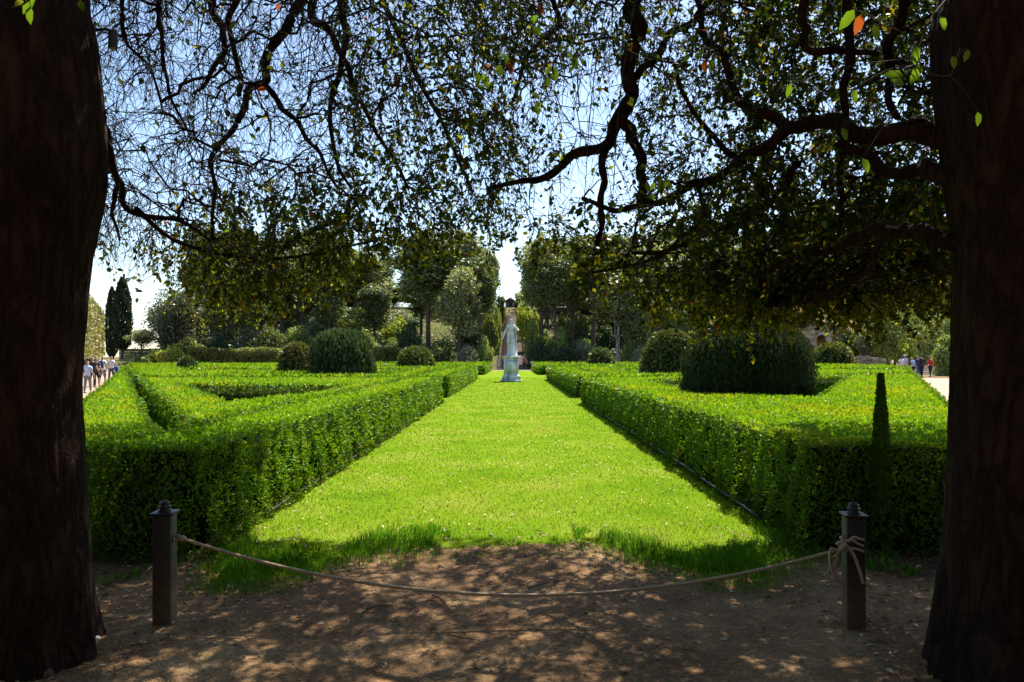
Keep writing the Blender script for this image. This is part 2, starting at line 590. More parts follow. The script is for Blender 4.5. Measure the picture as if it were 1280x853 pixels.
strip_path("path", [(lx(8) * .9 - 2.1, 7.2), (lx(60) * .9 - 2.1, 54), (lx(95) * .9 - 2.1, 85)], 4.0, .012, "pale gravel path slanting away beside the left hedges")
strip_path("path", [(rx(8) * .9 + 2.1, 7.2), (rx(40) * .9 + 2.1, 36), (rx(62) * .9 + 4, 58)], 4.0, .012, "pale gravel path slanting away beside the right hedges")
strip_path("path", [(-60, 94), (0, 94), (33, 94)], 8.5, .016, "pinkish gravel cross path behind the statue")
strip_path("path", [(38, 66), (44, 82), (52, 95), (50, 108)], 5.0, .03, "sandy track climbing past the small stone house")


# ------------------------------------------------------------------ grass blades
def blades(n_near, y0, y1, hfun, xr, accept=None):
    u = rng.uniform(size=n_near)
    y = 1 / (1 / y0 + u * (1 / y1 - 1 / y0))
    x = rng.uniform(-xr, xr, n_near)
    k = y > lawn_edge(x) + rng.normal(.06, .26, n_near)
    if accept is not None: k &= accept(x, y)
    x, y = x[k], y[k]
    n = len(x)
    h = hfun(x, y) * rng.uniform(.5, 1.3, n)
    w = np.maximum(.004, .0009 * y) * rng.uniform(.7, 1.3, n)
    a = rng.uniform(0, 2 * math.pi, n)
    lean = rng.normal(0, .35, (n, 2)) * h[:, None]
    z = ground_z(x, y) + .006
    s = np.stack([np.cos(a), np.sin(a)], 1) * w[:, None] * .5
    b0 = np.stack([x - s[:, 0], y - s[:, 1], z], 1); b1 = np.stack([x + s[:, 0], y + s[:, 1], z], 1)
    m0 = np.stack([x + lean[:, 0] * .35 - s[:, 0] * .7, y + lean[:, 1] * .35 - s[:, 1] * .7, z + h * .6], 1)
    m1 = m0 + np.stack([s[:, 0] * 1.4, s[:, 1] * 1.4, 0 * h], 1)
    tp = np.stack([x + lean[:, 0], y + lean[:, 1], z + h], 1)
    V = np.stack([b0, b1, m1, m0, tp], 1).reshape(-1, 3)
    b = np.arange(n)[:, None] * 5
    return V, [b + np.array([0, 1, 2, 3]), b + np.array([3, 2, 4])], n, x, y


def grass():
    V, f, n, x, y = blades(72000, 5.2, 60, lambda x, y: .026 + .0003 * y + .02 * smooth(2.2, 2.8, abs(x)), LAWN_X)
    t = fbm(x, y, .9, 4)
    c = shade((.145, .262, .012), n, .22, .08)
    pt = smooth(.2, .9, fbm(x, y, 1.6, 12))[:, None]
    c = c * (1 - pt) + shade((.21, .26, .035), n, .25, .06) * pt
    dk = smooth(.2, .9, fbm(x, y, 2.3, 21))[:, None]
    c = c * (1 - .35 * dk)
    c[t > .35] = c[t > .35] * np.array([1.35, 1.05, 1.1])
    dry = rng.uniform(size=n) < .06
    c[dry] = shade((.42, .36, .17), dry.sum(), .25)
    o = link("lawn_grass", mesh_np("lawn_grass", V, f, np.repeat(c, 5, 0)), mat=M['grass'])
    tag(o, "short grass blades of the lawn between the hedges", "grass", kind='stuff')
    V, f, n, x, y = blades(50000, 5.2, 7.6, lambda x, y: .04 + .07 * smooth(.1, .8, fbm(x, y, 5, 8) + .4), LAWN_X,
                           lambda x, y: (np.abs(x) > .6) & (fbm(x, y, 4, 2) > -.25 - .5 * smooth(.6, 1.6, np.abs(x))) & (rng.uniform(size=len(x)) > smooth(.5, 1.2, y - lawn_edge(x))))
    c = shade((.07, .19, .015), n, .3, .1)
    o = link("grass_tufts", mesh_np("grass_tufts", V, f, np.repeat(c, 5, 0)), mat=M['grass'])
    tag(o, "longer shaded grass tufts along the near edge of the lawn", "grass", kind='stuff')


grass()


def daisies():
    n = 260
    u = rng.uniform(size=n)
    y = 1 / (1 / 7.5 + u * (1 / 45 - 1 / 7.5)); x = rng.uniform(-2.7, 2.7, n)
    cl = fbm(x, y, .8, 9) > .0
    x, y = x[cl], y[cl]; n = len(x)
    a = np.arange(6) / 6 * 2 * math.pi
    r = np.maximum(.011, .0011 * y)[:, None]
    z = .05 + .0008 * y
    ring = np.stack([x[:, None] + np.cos(a) * r, y[:, None] + np.sin(a) * r, z[:, None] + 0 * a + .004], -1)
    cen = np.stack([x, y, z - .002], 1)[:, None]
    V = np.concatenate([ring, cen], 1).reshape(-1, 3)
    b = np.arange(n)[:, None, None] * 7
    f = (b + np.stack([np.arange(6), (np.arange(6) + 1) % 6, np.full(6, 6)], 1)[None]).reshape(-1, 3)
    c = np.tile(np.vstack([np.tile([.8, .8, .75], (6, 1)), [[.75, .6, .1]]]), (n, 1))
    o = link("daisies", mesh_np("daisies", V, f, c), mat=M['grass'])
    tag(o, "small white daisies scattered over the lawn", "daisies", kind='stuff')


daisies()


def weeds():
    # shaded weeds and grass straggling at the foot of the hedges and round the posts
    V, f, C = [], [], []
    n = 15000
    x = rng.uniform(-4.6, 4.6, n); y = rng.uniform(5.0, 6.6, n)
    k = (np.abs(x) > 1.7) & (fbm(x, y, 3.2, 14) > .15 + .5 * smooth(6.2, 5.2, y)); x, y = x[k], y[k]; n = len(x)
    d = rand_dirs(n) * .6 + np.array([0, 0, .8]); L = rng.uniform(.03, .10, n)
    v = leaf_quads(np.stack([x, y, ground_z(x, y)], 1), d, rand_dirs(n), L, np.where(rng.uniform(size=n) < .5, .006, L * .4), shade((.08, .16, .02), n, .4))
    o = link('weeds', mesh_np('weeds', v[0], v[1], v[2]), mat=M['grass'])
    tag(o, 'ragged weeds at the shaded foot of the hedges', 'weeds', kind='stuff')


weeds()


def litter():
    n = 10500
    x = rng.uniform(-6, 6, n); y = rng.uniform(2.4, 7.4, n)
    edge = np.exp(-((y - lawn_edge(x)) / .35) ** 2)
    under = (np.abs(x) > 2.0) & (y < 8.2)
    dens = .10 + .6 * edge + .8 * under + .2 * (fbm(x, y, 2, 6) > .2)
    k = (rng.uniform(size=n) < dens)
    x, y = x[k], y[k]; n = len(x)
    z = ground_z(x, y) + .008
    d = rand_dirs(n); d[:, 2] *= .25
    nr = rand_dirs(n) * .5 + np.array([0, 0, 1])
    c = shade((.24, .15, .08), n, .5, .12)
    pale = rng.uniform(size=n) < .16
    c[pale] = shade((.5, .42, .3), pale.sum(), .2)
    L = rng.uniform(.025, .055, n)
    v = leaf_shapes(np.stack([x, y, z], 1), d, nr, L, L * .5, c)
    V, f, C, _ = join_parts([v])
    o = link("fallen_leaves", mesh_np("fallen_leaves", V, f, C), mat=M['litter'])
    tag(o, "dry brown oak leaves scattered over the bare earth", "fallen leaves", kind='stuff')
    # dead leaves on the lawn
    n = 500
    u = rng.uniform(size=n); y = 1 / (1 / 6.2 + u * (1 / 20 - 1 / 6.2)); x = rng.uniform(-2.8, 2.8, n)
    d = rand_dirs(n); d[:, 2] *= .3
    L = rng.uniform(.03, .055, n)
    v = leaf_shapes(np.stack([x, y, np.full(n, .03)], 1), d, rand_dirs(n) * .5 + np.array([0, 0, 1]), L, L * .5, shade((.42, .3, .16), n, .4))
    V, f, C, _ = join_parts([v])
    o = link("fallen_leaves", mesh_np("fallen_leaves", V, f, C), mat=M['litter'])
    tag(o, "tan dead leaves lying on the near part of the lawn", "fallen leaves", kind='stuff')
    # crumbs of stone and clod
    n = 1500
    x = rng.uniform(-5, 5, n); y = rng.uniform(2.5, 7.2, n)
    s = rng.uniform(.004, .012, n) * (1 + 1.5 * (rng.uniform(size=n) < .05))
    octa = np.array([[1, 0, 0], [0, 1, 0], [-1, 0, 0], [0, -1, 0], [0, 0, .6], [0, 0, -.6]], float)
    V = (octa[None] * rng.uniform(.6, 1.2, (n, 6, 1)) * s[:, None, None]) + np.stack([x, y, ground_z(x, y) + s * .3], 1)[:, None]
    fo = np.array([[0, 1, 4], [1, 2, 4], [2, 3, 4], [3, 0, 4], [1, 0, 5], [2, 1, 5], [3, 2, 5], [0, 3, 5]])
    f = (np.arange(n)[:, None, None] * 6 + fo[None]).reshape(-1, 3)
    c = shade((.33, .26, .18), n, .5)
    o = link("gravel_crumbs", mesh_np("gravel_crumbs", V.reshape(-1, 3), f, np.repeat(c, 6, 0)), mat=M['litter'])
    tag(o, "small stones and clods on the trodden earth", "gravel", kind='stuff')
    # straws and little twigs
    n = 420
    x = rng.uniform(-4, 4, n); y = rng.uniform(2.8, 7, n); a = rng.uniform(0, math.pi, n); L = rng.uniform(.03, .14, n)
    t = np.linspace(-.5, .5, 3)
    pa = np.stack([x[:, None] + np.cos(a)[:, None] * L[:, None] * t, y[:, None] + np.sin(a)[:, None] * L[:, None] * t,
                   ground_z(x, y)[:, None] + .008 + .01 * np.array([0, 1, 0])], -1)
    v, f = tubes(pa, np.full((n, 3), .0022), 3)
    o = link("straw", mesh_np("straw", v, f, np.repeat(shade((.28, .2, .12), n, .5), 9, 0)), mat=M['litter'])
    tag(o, "straws and tiny dry twigs strewn on the earth", "twigs", kind='stuff')


litter()

# ------------------------------------------------------------------ clipped box hedges
HH = .97
HS = .9      # plan scale of the parterre


def top_noise(x, y):
    return .022 * fbm(x, y, 2.6, 3) + .02 * fbm(x, y, .5, 7)


def in_poly(x, y, poly):
    c = np.zeros(len(x), bool)
    n = len(poly)
    for i in range(n):
        x0, y0 = poly[i]; x1, y1 = poly[(i + 1) % n]
        cond = (y0 > y) != (y1 > y)
        with np.errstate(divide='ignore', invalid='ignore'):
            xi = (x1 - x0) * (y - y0) / (y1 - y0) + x0
        c ^= cond & (x < xi)
    return c


def leaf_size(y): return np.maximum(.034, .0043 * y)


def offset_ring(ring, d):
    """move every side of a polygon inwards by d (outwards when negative)"""
    P_ = np.array(ring, float); n = len(P_)
    area = sum(P_[i][0] * P_[(i + 1) % n][1] - P_[(i + 1) % n][0] * P_[i][1] for i in range(n))
    out = []
    for i in range(n):
        a, b, c = P_[i - 1], P_[i], P_[(i + 1) % n]
        e1 = (b - a) / np.linalg.norm(b - a); e2 = (c - b) / np.linalg.norm(c - b)
        n1 = np.array([-e1[1], e1[0]]) * np.sign(area); n2 = np.array([-e2[1], e2[0]]) * np.sign(area)
        m = n1 + n2; k = max(.35, 1 + n1 @ n2)
        out.append(tuple(b + m / k * d))
    return out


def hedge(poly, label, h=HH, holes=(), group="clipped box hedges of the parterre", skirt=0.0):
    poly = [(math.copysign(2.68, p[0]) if abs(abs(p[0]) - 2.85) < .06 else p[0] * HS, p[1] * HS) for p in poly]
    holes = [[(p[0] * HS, p[1] * HS) for p in ho] for ho in holes]
    bm = bmesh.new()
    edges = []
    for ring in [offset_ring(poly, .16), *[offset_ring(ho, -.16) for ho in holes]]:
        vs = [bm.verts.new((p[0], p[1], 0)) for p in ring]
        edges += [bm.edges.new((vs[i], vs[(i + 1) % len(vs)])) for i in range(len(vs))]
    bmesh.ops.triangle_fill(bm, edges=edges, use_beauty=True)
    if h:
        g = bmesh.ops.extrude_face_region(bm, geom=bm.faces[:])
        for v in g['geom']:
            if isinstance(v, bmesh.types.BMVert): v.co.z = h - .07
    bmesh.ops.recalc_face_normals(bm, faces=bm.faces[:])
    bmesh.ops.triangulate(bm, faces=bm.faces[:])
    bm.verts.ensure_lookup_table()
    bv = np.array([v.co[:] for v in bm.verts]); bf = np.array([[v.index for v in f.verts] for f in bm.faces])
    bm.free()
    # pull the core in a little from the clipped face
    parts = [(bv, [bf], np.zeros((len(bv), 3)) + .05, 1)]
    K, C = .0043, 2.0
    ymin = min(p[1] for p in poly); ymax = max(p[1] for p in poly); xmin = min(p[0] for p in poly); xmax = max(p[0] for p in poly)
    wd = xmax - xmin
    n = int(C * wd * (1 / ymin - 1 / ymax) / K ** 2)
    u = rng.uniform(size=n); y = 1 / (1 / ymin + u * (1 / ymax - 1 / ymin)); x = rng.uniform(xmin, xmax, n)
    k = in_poly(x, y, poly) & (rng.uniform(size=n) < np.minimum(1, K * y / .034) ** 2)
    for ho in holes: k &= ~in_poly(x, y, ho)
    x, y = x[k], y[k]; n = len(x)
    s = leaf_size(y)
    z = h + top_noise(x, y) - rng.uniform(.0, .03, n) - s * .4
    d = rand_dirs(n) * .9 + np.array([0, 0, .75])
    nr = rand_dirs(n) + np.array([0, 0, .5])
    t = fbm(x, y, 1.1, 2) + .6 * fbm(x, y, 5, 6)
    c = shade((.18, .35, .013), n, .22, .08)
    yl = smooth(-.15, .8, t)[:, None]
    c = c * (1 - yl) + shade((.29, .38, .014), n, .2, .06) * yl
    Lr = s * rng.uniform(.8, 1.4, n); pz = np.stack([x, y, z], 1)
    for fn, k in ((leaf_quads, y < 15), (leaf_tris, y >= 15)):
        if k.any(): parts.append(fn(pz[k], d[k], nr[k], Lr[k], s[k] * .62, c[k]))
    # sides
    for ring, outer in [(poly, True)] + [(ho, False) for ho in holes]:
        area = sum(ring[i][0] * ring[(i + 1) % len(ring)][1] - ring[(i + 1) % len(ring)][0] * ring[i][1] for i in range(len(ring)))
        sgn = (1 if area > 0 else -1) * (1 if outer else -1)
        for i in range(len(ring)):
            a = np.array(ring[i]); b = np.array(ring[(i + 1) % len(ring)])
            L = np.linalg.norm(b - a)
            if L < .02: continue
            nrm = np.array([(b - a)[1], -(b - a)[0]]) / L * sgn
            mid = (a + b) / 2
            if np.dot(nrm, mid - np.array([0, 0])) > .35 * np.linalg.norm(mid) and min(a[1], b[1]) > 12: continue   # back faces: none visible even a step aside
            # sample along the face, denser where near
            m = max(20, int(L / .05))
            q = a + (b - a) * ((np.arange(m) + .5) / m)[:, None]
            ww = 1 / leaf_size(q[:, 1]) ** 2
            cnt = int(3.7 * h * (ww * L / m).sum())
            j = rng.choice(m, cnt, p=ww / ww.sum())
            p = q[j] + (b - a) / m * rng.uniform(-.5, .5, (cnt, 1))
            s = leaf_size(p[:, 1])
            z = rng.uniform(.02, h + .02, cnt)
            along = p @ ((b - a) / L)
            # vertical flutes and shoots of the clipped face
            bulge = .08 * fbm(along, z * .35, 3.5, i) + .06 * fbm(along, z, 11, 3) + skirt * (1 - z / h)
            dep = rng.uniform(-.055, .0, cnt) - rng.uniform(0, .35, cnt) * s + bulge * (.3 if a[1] > 12 and b[1] > 12 else 1)
            dep = np.maximum(dep, -.06)
            pos = np.column_stack([p + nrm * dep[:, None], z])
            d = rand_dirs(cnt) * .8 + np.array([nrm[0] * .5, nrm[1] * .5, .45])
            nr = rand_dirs(cnt) + np.array([nrm[0], nrm[1], .3])
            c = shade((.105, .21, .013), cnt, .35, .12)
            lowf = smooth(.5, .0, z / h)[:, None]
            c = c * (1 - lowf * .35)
            br = rng.uniform(size=cnt) < .02 + .10 * smooth(.45, .9, fbm(along, z * 1.5, 2.2, 11 + i))
            c[br] = shade((.16, .10, .05), br.sum(), .35)
            yg = rng.uniform(size=cnt) < .5 * smooth(.2, .8, fbm(along, z, 3.1, 5 + i))
            c[yg] = shade((.19, .31, .02), yg.sum(), .3)
            Lr = s * rng.uniform(.8, 1.5, cnt)
            for fn, k in ((leaf_quads, p[:, 1] < 15), (leaf_tris, p[:, 1] >= 15)):
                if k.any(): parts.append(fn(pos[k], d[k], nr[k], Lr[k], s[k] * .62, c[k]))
    V, f, Cc, mi = join_parts(parts)
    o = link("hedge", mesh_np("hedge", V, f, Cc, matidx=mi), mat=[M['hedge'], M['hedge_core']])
    return tag(o, label, "hedge", group)


def gl(y): return -4.62 - .549 * (y - 9.4)     # channel that splits the left parterre


# left, first compartment
hedge([(-4.02, 6.9), (-2.85, 6.9), (-2.85, 30), (-4.02, 30)], "low box hedge bordering the left side of the lawn, nearest to the camera", skirt=.10)
hedge([(lx(7) - .02, 6.95), (-4.12, 6.95), (-4.12, 8.5), (gl(9.4) - .12, 9.4), (gl(27) - .12, 27), (lx(27), 27)],
      "wide box hedge beside the left gravel path, running back from the big trunk", skirt=.10)
hedge([(-4.26, 9.3), (-4.26, 30), (gl(30) + .45, 30), (gl(10) + .5, 10.0)], "box hedge around the dark triangular opening left of the lawn",
      holes=[[(-5.6, 14.1), (-4.75, 18.6), (-4.9, 22.6), (-10.9, 23.3)]])
hedge([(lx(60), 60), (lx(27.4), 27.4), (gl(27.4) - .1, 27.4), (gl(60) - .3, 60)], "far stretch of box hedge along the left gravel path")
hedge([(-4.3, 34), (-2.85, 34), (-2.85, 60.5), (-4.3, 60.5)], "box hedge left of the lawn just before the statue")
hedge([(-4.7, 34), (-4.7, 60.5), (gl(60.5) + .6, 60.5), (gl(34) + .4, 34)], "box hedge around the two brushed bushes left of the lawn",
      holes=[[(-6.2, 36), (-6.0, 44), (-11, 44.5), (-15.5, 36)], [(-7, 46), (-7, 56), (-26, 56), (-21, 46)]])
hedge([(-18, 76), (-2.9, 76), (-2.9, 99), (-18, 99)], "farthest box hedge left of the statue", holes=[[(-16, 79), (-4.6, 79), (-4.6, 93), (-16, 93)]])
hedge([(lx(88), 88), (lx(62), 62), (-19, 62), (-19, 88)], "box hedge in the far left corner beside the small dome", holes=[[(-36, 66), (-21, 66), (-21, 71), (-37, 71)]])
# right, first compartment
hedge([(2.85, 7.1), (rx(7.1), 7.1), (rx(34.5), 34.5), (2.85, 30)], "large box hedge right of the lawn around the huge dark yew",
      holes=[[(6.5, 15.3), (15.5, 33.0), (4.9, 27), (4.75, 20.4)]], skirt=.08)
hedge([(2.85, 34), (4.3, 34), (4.3, 60.5), (2.85, 60.5)], "box hedge right of the lawn just before the statue")
hedge([(4.6, 34), (rx(38.5), 38.5), (rx(60.5), 60.5), (4.6, 60.5)], "box hedge around the tall olive dome on the right",
      holes=[[(6, 36.5), (14, 39), (14, 44), (6, 44)], [(7, 47), (26, 47), (30, 57), (7, 57)]])
hedge([(2.9, 76), (20, 76), (20, 99), (2.9, 99)], "farthest box hedge right of the statue", holes=[[(4.6, 79), (18, 79), (18, 93), (4.6, 93)]])
hedge([(20.6, 60.5), (rx(60), 60.5), (rx(72) - 3, 72), (rx(72) - 4, 86), (20.6, 86)], "box hedge in the far right corner below the wide dome", holes=[[(23, 66), (31, 66), (33, 72), (23, 72)]])


# ------------------------------------------------------------------ topiary
def topiary(name, x, y, w, h, label, kind='dome', col=(.075, .11, .02), flat=.0, group=None, cat="topiary"):
    """solid clipped shrub; kind dome | brush (upright fluted yew)"""
    o = empty(name, (x, y, float(ground_z(x, y))))
    r = w / 2
    nu, nv = 40, 18

    def prof(v):   # v 0..1 bottom to top -> radius, height
        if kind == 'dome':
            t = v * math.pi / 2
            return (math.cos(t) ** .75) * (1 - .06 * (1 - v) ** 2) if v < 1 else 0.0, math.sin(t)
        # brushed: barrel drawn in at the foot, with a rounded shoulder
        e = 3.6 if w > 3.3 else 2.9
        if v < .45: q = v / .45; return .84 + .16 * math.sin(q * math.pi / 2), q * .45
        q = (v - .45) / .55 * math.pi / 2
        return (max(0.0, math.cos(q)) ** (2 / e) if v < 1 else 0.0), .45 + .55 * math.sin(q) ** (2 / e)
    V = []
    for j in range(nv + 1):
        rr, zz = prof(j / nv)
        for i in range(nu):
            a = i / nu * 2 * math.pi
            k = 1 + (.03 * math.sin(a * 5 + 1) + .02 * math.sin(a * 9 + zz * 4))
            V.append((math.cos(a) * rr * r * k * .965, math.sin(a) * rr * r * k * .965, zz * h * .975))
    idx = np.arange((nv + 1) * nu).reshape(nv + 1, nu); nx = np.roll(idx, -1, 1)
    f = np.stack([idx[:-1], nx[:-1], nx[1:], idx[1:]], -1).reshape(-1, 4)
    core = link("core", mesh_np("core", np.array(V), f), o, M['hedge_core'])
    tag(core, kind='stuff')
    s = max(.05, .0042 * y)
    cnt = int(min(17000, 5.0 * (math.pi * r * h * 1.6 + math.pi * r * r * .6) / s ** 2 * .8))
    vv = rng.uniform(size=cnt) ** .85; aa = rng.uniform(0, 2 * math.pi, cnt)
    pr = np.array([prof(t) for t in np.linspace(0, 1, 60)])
    rr = np.interp(vv, np.linspace(0, 1, 60), pr[:, 0]) * r; zz = np.interp(vv, np.linspace(0, 1, 60), pr[:, 1])
    k = 1 + .03 * np.sin(aa * 5 + 1) + .02 * np.sin(aa * 9 + zz * 4)
    if kind == 'brush': k = k + .022 * np.sin(aa * 41 + 3 * np.sin(zz * 3)) + .015 * np.sin(aa * 67)
    nr = np.stack([np.cos(aa) * (1 - zz * .6), np.sin(aa) * (1 - zz * .6), .2 + zz], 1)
    pos = np.stack([np.cos(aa) * rr * k, np.sin(aa) * rr * k, zz * h + (.03 * h * np.sin(aa * 30) * zz if kind == 'brush' else 0)], 1) - unit(nr) * rng.uniform(0, .05, cnt)[:, None]
    if kind == 'brush': d = rand_dirs(cnt) * .45 + np.array([0, 0, .8]) + nr * .45; L = s * 1.35; W = s * .5
    else: d = rand_dirs(cnt) * .8 + unit(nr) * .6; L = s * 1.25; W = s * .65
    c = shade(col, cnt, .35, .1)
    V2, f2, c2, _ = join_parts([leaf_quads(pos, d, rand_dirs(cnt) + nr * .8, L * rng.uniform(.7, 1.3, cnt), W, c)])
    fo = link("foliage", mesh_np("foliage", V2, f2, c2), o, M['yew'])
    tag(fo, kind='stuff')
    tag(o, label, cat, group)
    return o


G = "clipped evergreen shrubs rising from the parterre"
def topi(px, ptop, wpx, y, label, kind='dome', col=(.075, .11, .02)):
    topiary("clipped_yew" if kind == 'brush' else "clipped_bush", (px - CX) / F * y, y, wpx / F * y, EYE + (HY - ptop) / F * y, label, kind, col, group=G)


topi(935, 407, 158, 16.6, "huge dark barrel-shaped yew with upright brushed foliage, right of the lawn", 'brush', (.03, .048, .018))
topi(427, 417, 79, 33.5, "rounded blue-green yew with upright brushed tips, left of the lawn", 'brush', (.06, .095, .035))
topi(371, 431, 50, 39, "smaller olive ball touching the left side of the brushed yew", 'dome', (.13, .13, .03))
topi(519, 436, 50, 61, "wide low olive dome left of the statue", 'dome', (.11, .13, .03))
topi(234, 448, 25, 52, "smallest clipped dome, far left near the slanting path", 'dome', (.08, .12, .035))
topi(751, 438, 34, 80, "small clipped dome right of the statue at the foot of the wood", 'dome', (.08, .12, .035))
topi(838, 415, 78, 37, "tall olive dome half hidden behind the huge dark yew", 'dome', (.105, .12, .03))
topi(1041, 431, 52, 72, "wide clipped dome in front of the low stone wall", 'dome', (.12, .14, .03))


def spike():
    x, y = (1101 - CX) / F * 6.42, 6.42
    o = empty("young_cypress", (x, y, 0))
    tag(link("stem", tube_mesh("stem", [(0, 0, 0), (.01, 0, .8), (0, .01, 1.5)], [.015, .01, .004], 6, 8), o, M['twig']))
    n = 4500
    z = rng.uniform(.35, 1.58, n); a = rng.uniform(0, 2 * math.pi, n)
    r = (.075 * np.clip((1.62 - z) / .75, .05, 1)) * (1 + .10 * np.sin(z * 22)) * rng.uniform(.2, 1, n) ** .5
    pos = np.stack([np.cos(a) * r, np.sin(a) * r, z], 1)
    d = np.stack([np.cos(a) * .6, np.sin(a) * .6, np.full(n, .8)], 1) + rand_dirs(n) * .3
    V, f, c, _ = join_parts([leaf_quads(pos, d, rand_dirs(n), .04, .018, shade((.10, .21, .025), n, .35))])
    tag(link("foliage", mesh_np("foliage", V, f, c), o, M['yew']), kind='stuff')
    tag(o, "slim young cypress poking out of the right hedge top", "young cypress")


spike()

# ------------------------------------------------------------------ iron posts, rope, rails
def iron_post(x, y, rz, label, ring):
    o = empty("iron_post", (x, y, float(ground_z(x, y)) - .01), rz)
    w = .058
    link("shaft", box_mesh("shaft", -w, w, -w, w, 0, .72, bevel=.006), o, M['post'])
    link("cap_plate", box_mesh("cap_plate", -w - .014, w + .014, -w - .014, w + .014, .722, .738, bevel=.003), o, M['iron'])
    # ribbed finial turned from stacked discs
    prof = [(.040, .739), (.042, .750), (.030, .756), (.041, .764), (.040, .774), (.026, .780), (.034, .788), (.031, .798), (.018, .806), (.0, .812)]
    n = 16
    V = [(math.cos(i / n * 2 * math.pi) * r, math.sin(i / n * 2 * math.pi) * r, z) for r, z in prof for i in range(n)]
    idx = np.arange(len(prof) * n).reshape(-1, n); nx = np.roll(idx, -1, 1)
    f = np.stack([idx[:-1], nx[:-1], nx[1:], idx[1:]], -1).reshape(-1, 4)
    link("finial", mesh_np("finial", np.array(V), f), o, M['iron'])
    a = np.linspace(0, 2 * math.pi, 13)
    sx = 1 if ring > 0 else -1
    pts = np.stack([sx * (w + .03) + .022 * np.cos(a), 0 * a, .575 + .022 * np.sin(a)], 1)
    link("ring", tube_mesh("ring", pts, .004, 6, 26), o, M['iron'])
    link("eye_bolt", tube_mesh("eye_bolt", [(sx * w * .9, 0, .575), (sx * (w + .012), 0, .575)], .006, 6), o, M['iron'])
    tag(o, label, "post", "iron posts holding the rope")
    return o


PL = (P(206, 779, 4.72)[0], 4.72); PR = (P(1067, 785, 4.66)[0], 4.66)
iron_post(PL[0], PL[1], R(6), "square iron post with ribbed finial, on the left beside the big trunk", 1)
iron_post(PR[0], PR[1], R(-9), "square iron post wrapped with the knotted rope, on the right", -1)


def rope_obj():
    o = empty("rope", (0, 0, 0))
    gz = float(ground_z(0, 4.7))
    A = np.array([PL[0] + .088, 4.72, .565]); B = np.array([PR[0] - .10, 4.66, .50])
    # sag seen in the photograph: lowest just right of the left third
    n = 70
    t = np.linspace(0, 1, n)
    x = A[0] + (B[0] - A[0]) * t; y = A[1] + (B[1] - A[1]) * t - .0 * t
    sag = .335
    z = A[2] + (B[2] - A[2]) * t - 4 * sag * t * (1 - t)
    path = np.stack([x, y, z], 1)

    def twisted(name, path, r, n, turns_per_m=38):
        path = catmull(path, n)
        seg = np.linalg.norm(np.diff(path, axis=0), axis=1); s = np.concatenate([[0], np.cumsum(seg)])
        tn = unit(np.gradient(path, axis=0)); ref = np.array([0, .3, 1.]) if abs(tn[n // 2][2]) < .8 else np.array([1., .2, 0])
        a = unit(np.cross(tn, ref)); b = np.cross(tn, a)
        P3 = []
        for k in range(3):
            ph = s * turns_per_m * 2 * math.pi + k * 2 * math.pi / 3
            P3.append(path + (a * np.cos(ph)[:, None] + b * np.sin(ph)[:, None]) * r * .52)
        v, f = tubes(np.stack(P3), np.full((3, n), r * .56), 6)
        return mesh_np(name, v, f)
    link("strand", twisted("strand", path, .0115, 900), o, M['rope'])
    # loop and whipping at the left ring
    a = np.linspace(0, 2 * math.pi, 12)
    link("loop", tube_mesh("loop", np.stack([A[0] - .012 + .02 * np.cos(a), A[1] + .006 * np.sin(a), A[2] + .018 * np.sin(a)], 1), .0075, 6, 30), o, M['rope'])
    link("whipping", tube_mesh("whipping", [A + (.005, 0, -.002), A + (.03, -.002, -.006), A + (.055, -.002, -.012)], [.017, .021, .012], 8, 12), o, M['rope'])

    # bow at the right post: traced round the shaft at its front face
    def q(px, py, dy=-.075): return P(px, py, PR[1] + dy)
    bow = [
        [q(1042, 697), q(1050, 690), q(1052, 685), q(1046, 680, -.09), q(1056, 677, -.11), q(1066, 676, -.10), q(1072, 680), q(1079, 683)],
        [q(1052, 684), q(1056, 688, -.1), q(1064, 686, -.1), q(1072, 687), q(1080, 690)],
        [q(1054, 675), q(1051, 672, -.1), q(1056, 680, -.11), q(1066, 692, -.10), q(1074, 712, -.09), q(1079, 730, -.085)],
        [q(1050, 690, -.1), q(1040, 686, -.1), q(1037, 694, -.1), q(1039, 712, -.1), q(1047, 724, -.085), q(1054, 728, -.07)],
        [q(1060, 677, -.11), q(1068, 672, -.1), q(1074, 674), q(1080, 675)],
    ]
    for i, pts in enumerate(bow):
        link("bow_strand", tube_mesh("bow_strand", pts, .009, 7, 34), o, M['rope'])
    link("knot", tube_mesh("knot", [q(1050, 689, -.1), q(1053, 684, -.11), q(1057, 679, -.11)], [.014, .019, .013], 8, 9), o, M['rope'])
    # frayed end
    fr = []
    for i in range(14):
        e = q(1042 + rng.normal(0, 2.2), 712 + rng.uniform(-2, 3), -.1 + rng.normal(0, .008))
        fr.append(catmull([q(1051, 688, -.1), q(1046, 698, -.1), e], 7))
    v, f = tubes(np.array(fr), np.tile(np.linspace(.005, .0035, 7), (14, 1)), 4)
    link("frayed_end", mesh_np("frayed_end", v, f), o, M['rope'])
    tag(o, "beige twisted rope sagging between the two iron posts", "rope")


rope_obj()


def rail(pts, label, r=.014):
    o = empty("edging_rail", pts[0])
    b = np.array(pts[0])
    rel = [np.array(p) - b for p in pts]
    path = catmull(rel, 60)
    path[:, 2] += .006 * np.sin(np.linspace(0, 30, 60))
    link("pipe", tube_mesh("pipe", path, r, 8, 60), o, M['iron'])
    L = rel[-1][1]
    for k in range(int(L / 2.2) + 1):
        y = k * 2.2
        x = np.interp(y, [p[1] for p in rel], [p[0] for p in rel])
        link("stake", tube_mesh("stake", [(x, y, .0), (x, y, -b[2] - .03)], .010, 6), o, M['iron'])
    tag(o, label, "edging rail", "low pipe rails edging the lawn")


